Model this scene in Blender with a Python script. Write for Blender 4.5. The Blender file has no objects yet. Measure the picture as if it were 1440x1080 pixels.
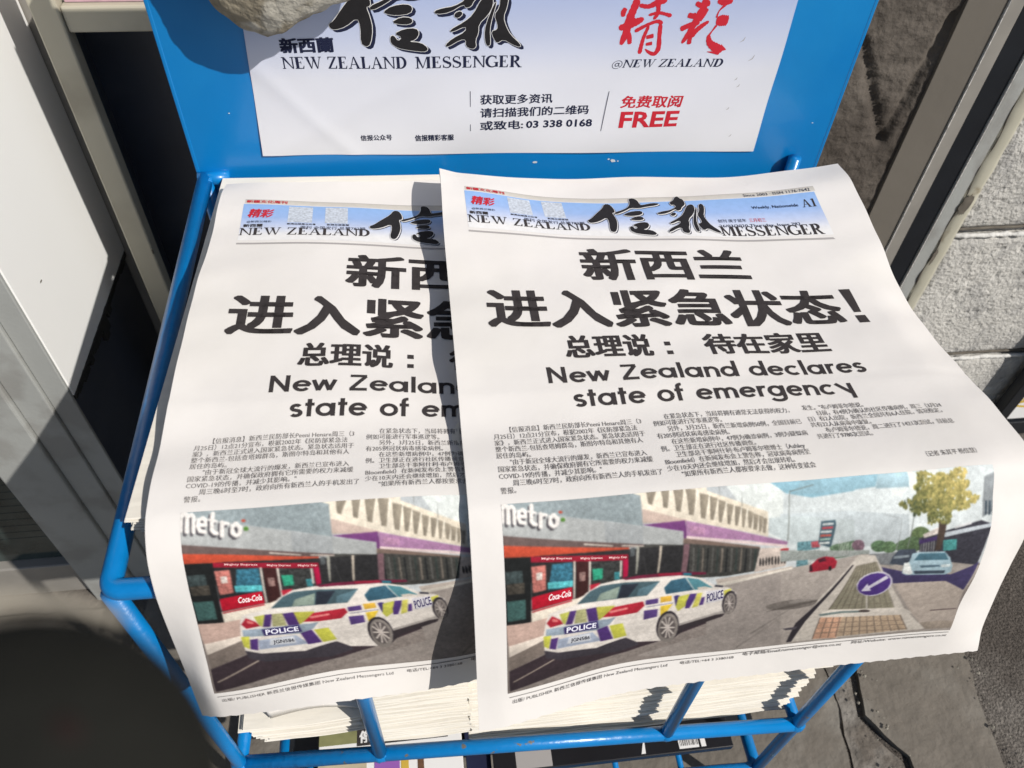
import bpy, bmesh, math, random
import numpy as np
from mathutils import Matrix, Vector, noise as mnoise

# ============================ camera, sky, sun, exposure ============================
scene = bpy.context.scene
H0 = 0.84                                   # lens height above the pavement; heights below are measured from the lens
cam_d = bpy.data.cameras.new('camera'); cam = bpy.data.objects.new('camera', cam_d)
scene.collection.objects.link(cam); scene.camera = cam
CAM_R = ((0.992598, 0.063085, -0.103736), (-0.115892, 0.742562, -0.659674), (0.035415, 0.666813, 0.744379))
M4 = Matrix(CAM_R).to_4x4(); M4.translation = Vector((0, 0, H0)); cam.matrix_world = M4
cam_d.sensor_width = 36; cam_d.lens = 36 * 1081 / 1440
cam_d.clip_start = 0.005; cam_d.clip_end = 500
cam_d.dof.use_dof = True; cam_d.dof.focus_distance = 0.50
cam_d.dof.aperture_fstop = cam_d.lens / 1000 / 0.0019

SUN = Vector((1.14, -1.06, 1.34)).normalized()
world = bpy.data.worlds.new('World'); scene.world = world; world.use_nodes = True
wn = world.node_tree.nodes; wn.clear()
sky = wn.new('ShaderNodeTexSky'); sky.sky_type = 'NISHITA'; sky.sun_disc = False
sky.sun_elevation = math.asin(SUN.z); sky.sun_rotation = math.atan2(SUN.x, SUN.y)
bg = wn.new('ShaderNodeBackground'); bg.inputs[1].default_value = 0.055
wo = wn.new('ShaderNodeOutputWorld')
world.node_tree.links.new(sky.outputs[0], bg.inputs[0]); world.node_tree.links.new(bg.outputs[0], wo.inputs[0])
sd = bpy.data.lights.new('sun', 'SUN'); sd.energy = 3.75; sd.angle = math.radians(0.53); sd.color = (1.0, 0.955, 0.89)
so = bpy.data.objects.new('sun', sd); scene.collection.objects.link(so)
so.rotation_euler = SUN.to_track_quat('Z', 'Y').to_euler()
vs = scene.view_settings; vs.view_transform = 'Standard'; vs.look = 'None'; vs.gamma = 1; vs.exposure = 0.24
vs.use_curve_mapping = False
scene.cycles.use_denoising = True
scene.cycles.max_bounces = 8

rng = np.random.RandomState(11); random.seed(5)

# ============================ materials ============================
def srgb(c):
    return tuple(((x/255)/12.92 if x/255 <= .04045 else ((x/255+.055)/1.055)**2.4) for x in c)
def material(name, col, rough=.6, metal=0, var=.0, vscale=20, bump=0, bscale=200, coat=0, spec=.5, col2=None, c2scale=6, c2lo=.5, c2hi=.6, detail=6, attr=None, sss=0, stretch=None):
    m = bpy.data.materials.new(name); m.use_nodes = True
    nt = m.node_tree; N = nt.nodes; Lk = nt.links; b = N['Principled BSDF']
    b.inputs['Roughness'].default_value = rough; b.inputs['Metallic'].default_value = metal
    b.inputs['Specular IOR Level'].default_value = spec
    if coat: b.inputs['Coat Weight'].default_value = coat; b.inputs['Coat Roughness'].default_value = .12
    tc = N.new('ShaderNodeTexCoord'); vec = tc.outputs['Object']
    if stretch:
        mp = N.new('ShaderNodeMapping'); mp.inputs['Scale'].default_value = stretch
        Lk.new(vec, mp.inputs[0]); vec = mp.outputs[0]
    if attr:
        a = N.new('ShaderNodeAttribute'); a.attribute_name = attr; src = a.outputs['Color']
    else:
        r = N.new('ShaderNodeRGB'); r.outputs[0].default_value = (*col, 1); src = r.outputs[0]
    if col2 is not None:
        n2 = N.new('ShaderNodeTexNoise'); n2.inputs['Scale'].default_value = c2scale; n2.inputs['Detail'].default_value = 8
        Lk.new(vec, n2.inputs[0])
        mr = N.new('ShaderNodeMapRange'); mr.inputs[1].default_value = c2lo; mr.inputs[2].default_value = c2hi
        Lk.new(n2.outputs[0], mr.inputs[0])
        mx = N.new('ShaderNodeMix'); mx.data_type = 'RGBA'; Lk.new(mr.outputs[0], mx.inputs[0]); Lk.new(src, mx.inputs[6]); mx.inputs[7].default_value = (*col2, 1)
        src = mx.outputs[2]
    if var:
        n1 = N.new('ShaderNodeTexNoise'); n1.inputs['Scale'].default_value = vscale; n1.inputs['Detail'].default_value = detail
        Lk.new(vec, n1.inputs[0])
        mr = N.new('ShaderNodeMapRange'); mr.inputs[1].default_value = .25; mr.inputs[2].default_value = .75
        mr.inputs[3].default_value = 1 - var; mr.inputs[4].default_value = 1 + var; Lk.new(n1.outputs[0], mr.inputs[0])
        mx = N.new('ShaderNodeVectorMath'); mx.operation = 'SCALE'; Lk.new(src, mx.inputs[0]); Lk.new(mr.outputs[0], mx.inputs['Scale']); src = mx.outputs[0]
    Lk.new(src, b.inputs['Base Color'])
    if bump:
        n3 = N.new('ShaderNodeTexNoise'); n3.inputs['Scale'].default_value = bscale; n3.inputs['Detail'].default_value = 8
        Lk.new(vec, n3.inputs[0])
        bp = N.new('ShaderNodeBump'); bp.inputs['Strength'].default_value = min(1, bump); bp.inputs['Distance'].default_value = .002 if bump <= 1 else .002*bump
        Lk.new(n3.outputs[0], bp.inputs['Height']); Lk.new(bp.outputs[0], b.inputs['Normal'])
    return m
M = {}
M['newsprint'] = material('newsprint', (.715, .685, .655), .85, var=.05, vscale=16, bump=.42, bscale=24, col2=(.645, .62, .575), c2scale=7, c2lo=.5, c2hi=.8, spec=.2)
M['newsprint_edge'] = material('newsprint_edge', (.76, .72, .64), .9, var=.07, vscale=400, bump=.25, bscale=700, spec=.1, stretch=(.04, .3, 1))
M['ink'] = material('ink', (.040, .034, .034), .75, var=.18, vscale=160, spec=.2)
M['ink_brush'] = material('ink_brush', (.016, .015, .017), .75, var=.15, vscale=160, spec=.2)
M['ink_small'] = material('ink_small', (.11, .10, .10), .8, var=.2, vscale=300, spec=.2)
M['ink_navy'] = material('ink_navy', (.012, .016, .045), .7, spec=.2)
M['ink_shadow'] = material('ink_shadow', (.03, .035, .07), .7, spec=.2)
M['ink_red'] = material('ink_red', (.52, .02, .035), .7, var=.08, vscale=120, spec=.2)
M['ink_white'] = material('ink_white', (.78, .77, .76), .8, spec=.2)
M['ink_pale'] = material('ink_pale', (.50, .54, .60), .8, var=.3, vscale=600, spec=.2)
M['ink_grey'] = material('ink_grey', (.36, .34, .33), .8, spec=.2)
M['print'] = material('colour_print', (1, 1, 1), .82, attr='print', var=.05, vscale=260, spec=.15)
M['poster'] = material('poster_paper', (1, 1, 1), .42, attr='print', var=.03, vscale=9, bump=.25, bscale=13, spec=.4)
M['blue'] = material('blue_paint', (.001, .185, .50), .34, var=.10, vscale=9, bump=.08, bscale=90, coat=.25, col2=(.012, .24, .54), c2scale=5, c2lo=.56, c2hi=.8)
M['blue_rail'] = material('blue_rail_paint', (.001, .185, .50), .32, var=.10, vscale=20, bump=.25, bscale=160, coat=.25, col2=(.16, .15, .13), c2scale=55, c2lo=.70, c2hi=.715)
M['chip'] = material('bare_chip', (.62, .66, .68), .7)
M['rust'] = material('rust', (.12, .06, .03), .9, var=.4, vscale=300)
M['white'] = material('white_panel', (.90, .90, .885), .45, var=.02, vscale=3, col2=(.70, .70, .68), c2scale=7, c2lo=.62, c2hi=.85)
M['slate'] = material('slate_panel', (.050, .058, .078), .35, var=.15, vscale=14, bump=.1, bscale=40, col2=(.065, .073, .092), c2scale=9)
M['shadow_edge_dark'] = material('dark_shadow_edge', (.018, .018, .017), .6, var=.3, vscale=60)  # dark tone of the shadow edge painted under the white panel
M['alu'] = material('grey_aluminium', (.38, .39, .375), .5, metal=.1, var=.10, vscale=12, bump=.1, bscale=300, col2=(.31, .31, .295), c2scale=18)
M['alu_pale'] = material('pale_aluminium', (.34, .32, .29), .5, metal=.3, var=.12, vscale=30)
M['glass_dark'] = material('dark_glass', (.035, .050, .048), .12, var=.4, vscale=30, spec=.6)
M['black'] = material('black_plastic', (.010, .012, .016), .4, var=.2, vscale=30)
M['beige'] = material('beige_paint', (.44, .41, .325), .5, var=.06, vscale=9, bump=.1, bscale=120, col2=(.35, .32, .25), c2scale=14, c2lo=.55, c2hi=.72)
M['render_brown'] = material('rough_render', (.082, .070, .060), .95, var=.28, vscale=60, bump=1.6, bscale=120, col2=(.115, .10, .086), c2scale=9, spec=.1)
M['smooth_render'] = material('smooth_render', (.135, .120, .100), .8, var=.08, vscale=8, bump=.2, bscale=60)
M['block'] = material('painted_block', (.54, .525, .49), .8, var=.10, vscale=14, bump=1.6, bscale=230, col2=(.41, .40, .38), c2scale=22, spec=.2)
M['mortar'] = material('painted_mortar', (.62, .61, .58), .9, var=.15, vscale=70, bump=1.5, bscale=150)
M['dirt'] = material('dirt_stain', (.12, .105, .085), .95, var=.4, vscale=90)
M['sealant'] = material('yellowed_sealant', (.46, .44, .355), .55, var=.08, vscale=20, col2=(.20, .155, .09), c2scale=26, c2lo=.60, c2hi=.68)
M['asphalt'] = material('asphalt', (.092, .080, .070), .95, var=.55, vscale=330, bump=2.2, bscale=420, col2=(.16, .145, .13), c2scale=5, spec=.15)
M['stone_a'] = material('pavement_stone', (.150, .132, .110), .9, var=.16, vscale=45, bump=.9, bscale=110, col2=(.205, .19, .165), c2scale=11, c2lo=.52, c2hi=.7)
M['stone_b'] = material('rough_stone', (.130, .112, .094), .95, var=.35, vscale=60, bump=1.8, bscale=120, col2=(.20, .185, .165), c2scale=13)
M['rock'] = material('weathered_rock', (.25, .22, .165), .95, var=.22, vscale=90, bump=1.6, bscale=170, col2=(.38, .36, .31), c2scale=40, c2lo=.52, c2hi=.6, spec=.1)
M['lichen'] = material('pale_crust', (.44, .42, .35), .95, var=.3, vscale=200, bump=1, bscale=400)
M['bag'] = material('dark_bag', (.0120, .0120, .0100), .9, spec=.15, var=.15, vscale=30, bump=.3, bscale=300)
M['bag_patch'] = material('brown_patch', (.016, .010, .009), .9, spec=.15)
M['bag_lit_rim'] = material('pale_lit_bag_rim', (.27, .245, .20), .8, var=.1, vscale=30)  # pale tone for the sunlit rim painted onto the bag
M['magazine_black'] = material('black_gloss_cover', (.013, .013, .016), .28, var=.2, vscale=15)
M['pink'] = material('pink_page_edge', (.55, .36, .42), .8, var=.2, vscale=60)
M['purple_edge'] = material('mauve_page_edge', (.16, .09, .17), .8)
M['yellow'] = material('yellow_print', (.62, .42, .06), .6, var=.2, vscale=40)
M['pebble'] = material('pale_pebble', (.26, .24, .20), .9, var=.3, vscale=100)

# ============================ object helpers ============================
def base_of(o):
    return o.get('_b', None)
BASES = {}
def tag(o, label=None, cat=None, group=None, kind=None):
    if label: o['label'] = label
    if cat: o['category'] = cat
    if group: o['group'] = group
    if kind: o['kind'] = kind
    return o
def thing(name, base, label, cat, group=None):
    o = bpy.data.objects.new(name, None); scene.collection.objects.link(o)
    o.location = (base[0], base[1], base[2] + H0); o.empty_display_size = .02
    BASES[o.name] = Vector(base); return tag(o, label, cat, group)
def link(name, verts, faces, mat, parent=None, smooth=False, colors=None, base=None):
    """one mesh object from points given in the lens-height datum"""
    if parent is not None: b = BASES[parent.name]
    else: b = Vector(base) if base is not None else Vector((0, 0, 0))
    me = bpy.data.meshes.new(name)
    vv = np.asarray(verts, float) - np.array(b)
    me.from_pydata([tuple(p) for p in vv], [], [tuple(f) for f in faces])
    me.materials.append(mat); me.update()
    if smooth: me.polygons.foreach_set('use_smooth', [True]*len(me.polygons))
    if colors is not None:
        a = me.color_attributes.new('print', 'FLOAT_COLOR', 'POINT')
        a.data.foreach_set('color', np.asarray(colors, np.float32).ravel())
    o = bpy.data.objects.new(name, me); scene.collection.objects.link(o)
    if parent is not None: o.parent = parent; BASES[o.name] = b
    else: o.location = (b[0], b[1], b[2] + H0); BASES[o.name] = b
    return o
class MB:
    def __init__(s): s.v = []; s.f = []
    def add(s, v, f):
        n = len(s.v); s.v += [tuple(p) for p in v]; s.f += [tuple(i+n for i in q) for q in f]
    def box(s, x0, x1, y0, y1, z0, z1):
        s.add([(x, y, z) for x in (x0, x1) for y in (y0, y1) for z in (z0, z1)],
              [(0,1,3,2),(4,6,7,5),(0,4,5,1),(2,3,7,6),(0,2,6,4),(1,5,7,3)])
    def build(s, name, mat, parent=None, smooth=False, bevel=0, base=None, seg=2):
        o = link(name, s.v, s.f, mat, parent, smooth, base=base)
        if bevel:
            m = o.modifiers.new('bevel', 'BEVEL'); m.width = bevel; m.segments = seg; m.limit_method = 'ANGLE'
        return o
    def tube(s, pts, r, n=14, cap=True, closed=False):
        pts = [Vector(p) for p in pts]; rings = []; up = None
        for i, p in enumerate(pts):
            a = pts[max(0, i-1)]; b = pts[min(len(pts)-1, i+1)]; t = (b-a).normalized()
            if up is None:
                up = t.orthogonal().normalized()
            up = (up - t*up.dot(t)).normalized(); w = t.cross(up)
            rr = r if not callable(r) else r(i/(len(pts)-1))
            rings.append([p + up*math.cos(k*2*math.pi/n)*rr + w*math.sin(k*2*math.pi/n)*rr for k in range(n)])
        v = [q for R_ in rings for q in R_]; f = []
        for i in range(len(rings)-1):
            for k in range(n): f.append((i*n+k, i*n+(k+1)%n, (i+1)*n+(k+1)%n, (i+1)*n+k))
        if cap: f.append(tuple(range(n))[::-1]); f.append(tuple((len(rings)-1)*n+k for k in range(n)))
        s.add(v, f)
def box_obj(name, b, mat, parent=None, bevel=.001, base=None):
    m = MB(); m.box(*b); return m.build(name, mat, parent, bevel=bevel, base=base)
def arc_path(pts, r, n=6):
    """polyline with rounded corners"""
    pts = [Vector(p) for p in pts]; out = [pts[0]]
    for i in range(1, len(pts)-1):
        p = pts[i]; a = (pts[i-1]-p); b = (pts[i+1]-p); rr = min(r, a.length*.45, b.length*.45)
        A = p + a.normalized()*rr; B = p + b.normalized()*rr
        for k in range(n+1):
            t = k/n; out.append(A*(1-t)**2 + p*2*t*(1-t) + B*t*t)
    out.append(pts[-1]); return out


# ---- page surface: control net (page mm -> metres, camera-height datum), Catmull-Rom interpolated
COLS=[0,15,76,136,197,258,285]
ROWS=[0,26,74,112,151,191,217,259,275,292,316,344,364,388]
ZR=[[-.2889,-.2938,-.3000,-.3003,-.3038,-.2990,-.2957],
[-.2835,-.2860,-.2975,-.3006,-.3008,-.2967,-.2950],
[-.2840,-.2855,-.2935,-.2980,-.3020,-.3030,-.3040],
[-.2880,-.2895,-.2940,-.2985,-.3030,-.3070,-.3130],
[-.2900,-.2913,-.2955,-.2995,-.3030,-.3060,-.3140],
[-.2930,-.2940,-.2960,-.2990,-.3020,-.3040,-.3090],
[-.2985,-.2990,-.2995,-.3000,-.3010,-.3020,-.3050],
[-.3000,-.3000,-.3000,-.3000,-.3000,-.3000,-.3035]]
HR={0:[(.1815,-.311),(.1705,-.325),(.158,-.346),(.147,-.373),(.1398,-.392),(.1295,-.412)],
 1:[(.181,-.311),(.170,-.325),(.158,-.346),(.147,-.373),(.1398,-.392),(.1305,-.412)],
 2:[(.1815,-.311),(.171,-.325),(.162,-.347),(.1545,-.373),(.149,-.392),(.1405,-.412)],
 3:[(.1815,-.311),(.171,-.325),(.162,-.347),(.155,-.374),(.1504,-.392),(.1428,-.412)],
 4:[(.1815,-.311),(.171,-.325),(.162,-.347),(.155,-.374),(.1504,-.392),(.1437,-.413)],
 5:[(.1815,-.311),(.171,-.325),(.1616,-.3475),(.155,-.374),(.149,-.3915),(.1442,-.415)],
 6:[(.183,-.316),(.173,-.334),(.1665,-.358),(.158,-.386),(.152,-.403),(.1448,-.4164)]}
ZL=[[-.2990,-.2990,-.3000,-.3010,-.3050,-.3080,-.3100],
[-.2920,-.2940,-.2990,-.3005,-.3060,-.3090,-.3100],
[-.2910,-.2920,-.2945,-.2980,-.3060,-.3100,-.3110],
[-.2880,-.2895,-.2940,-.2990,-.3060,-.3100,-.3110],
[-.2900,-.2913,-.2955,-.3010,-.3070,-.3100,-.3110],
[-.2930,-.2940,-.2960,-.3010,-.3080,-.3110,-.3110],
[-.2985,-.2990,-.2995,-.3020,-.3090,-.3110,-.3110],
[-.3000,-.3000,-.3005,-.3030,-.3100,-.3110,-.3120]]
HL={0:[(.186,-.310),(.179,-.324),(.1735,-.345),(.167,-.375),(.162,-.397),(.156,-.4225)],
 1:[(.187,-.309),(.180,-.322),(.1715,-.343),(.161,-.368),(.153,-.387),(.1497,-.410)],
 2:[(.187,-.310),(.179,-.323),(.171,-.343),(.165,-.368),(.1588,-.388),(.151,-.410)],
 3:[(.187,-.312),(.1795,-.325),(.172,-.345),(.1655,-.370),(.1605,-.389),(.1545,-.411)],
 4:[(.189,-.318),(.182,-.330),(.176,-.348),(.172,-.370),(.169,-.389),(.166,-.412)],
 5:[(.190,-.320),(.184,-.332),(.180,-.350),(.176,-.372),(.174,-.390),(.171,-.412)],
 6:[(.190,-.320),(.184,-.332),(.180,-.350),(.176,-.372),(.174,-.390),(.171,-.412)]}
def make_net(Z,H,x0,y0):
    P=np.zeros((len(ROWS),len(COLS),3))
    for i,v in enumerate(ROWS):
        for j,u in enumerate(COLS):
            if i<8: P[i,j]=(x0+u/1000,y0-v/1000,Z[i][j])
            else:
                y,z=H[j][i-8]; P[i,j]=(x0+u/1000,y,z)
    return P
def cr_basis(K,x):
    # non-uniform cubic Hermite (finite-difference tangents) weights, rows: len(x) x len(K)
    K=np.asarray(K,float); n=len(K); x=np.clip(np.asarray(x,float),K[0]-8,K[-1]+8)
    i=np.clip(np.searchsorted(K,x,side='right')-1,0,n-2)
    h=K[i+1]-K[i]; t=(x-K[i])/h
    W=np.zeros((len(x),n)); r=np.arange(len(x))
    h00=2*t**3-3*t**2+1; h10=t**3-2*t**2+t; h01=-2*t**3+3*t**2; h11=t**3-t**2
    np.add.at(W,(r,i),h00); np.add.at(W,(r,i+1),h01)
    def tang(k,w):
        a=np.clip(k-1,0,n-1); b=np.clip(k+1,0,n-1); d=K[b]-K[a]
        np.add.at(W,(r,b),w*h/d); np.add.at(W,(r,a),-w*h/d)
    tang(i,h10); tang(i+1,h11)
    return W
def surf(P,u,v,ripple=0.0):
    u=np.asarray(u,float).ravel(); v=np.asarray(v,float).ravel()
    A=cr_basis(ROWS,v); B=cr_basis(COLS,u)
    q=np.einsum('ni,nj,ijk->nk',A,B,P)
    if ripple:
        q[:,2]+=ripple*.001*(np.sin(u*.045+v*.011)*.35+np.sin(v*.083+u*.02+1.3)*.25+np.sin(u*.11-v*.05)*.15-.25*np.exp(-((v-193)/1.6)**2)+.15*np.exp(-((v-197)/5)**2)+.25*np.sin(u*.021+2)*np.sin(v*.19+u*.06))
    return q
PR=make_net(ZR,HR,.0130,.4525)
PR[0,0]=(.0138,.4410,-.2815); PR[0,1]=(.0282,.4430,-.2875); PR[1,0]=(.0138,.4205,-.2800); PR[1,1]=(.0281,.4225,-.2835)
PL=make_net(ZL,HL,.0130-.1435,.4525+.0055)
for _i,_k in enumerate((0,0,.008,.03,.05,.06)): PL[8+_i,3:,1:]*=1+_k
for _i,_d in enumerate((.0033,.0040,.0050,.0040,.0028,.0015,.0003,0)): PL[_i,:,0]+=_d
PL[7,:,1]+=.0035; PL[8,:,1]+=.0020; PL[9,:,1]+=.0008
PL[1:7,3,2]-=.004

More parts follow.
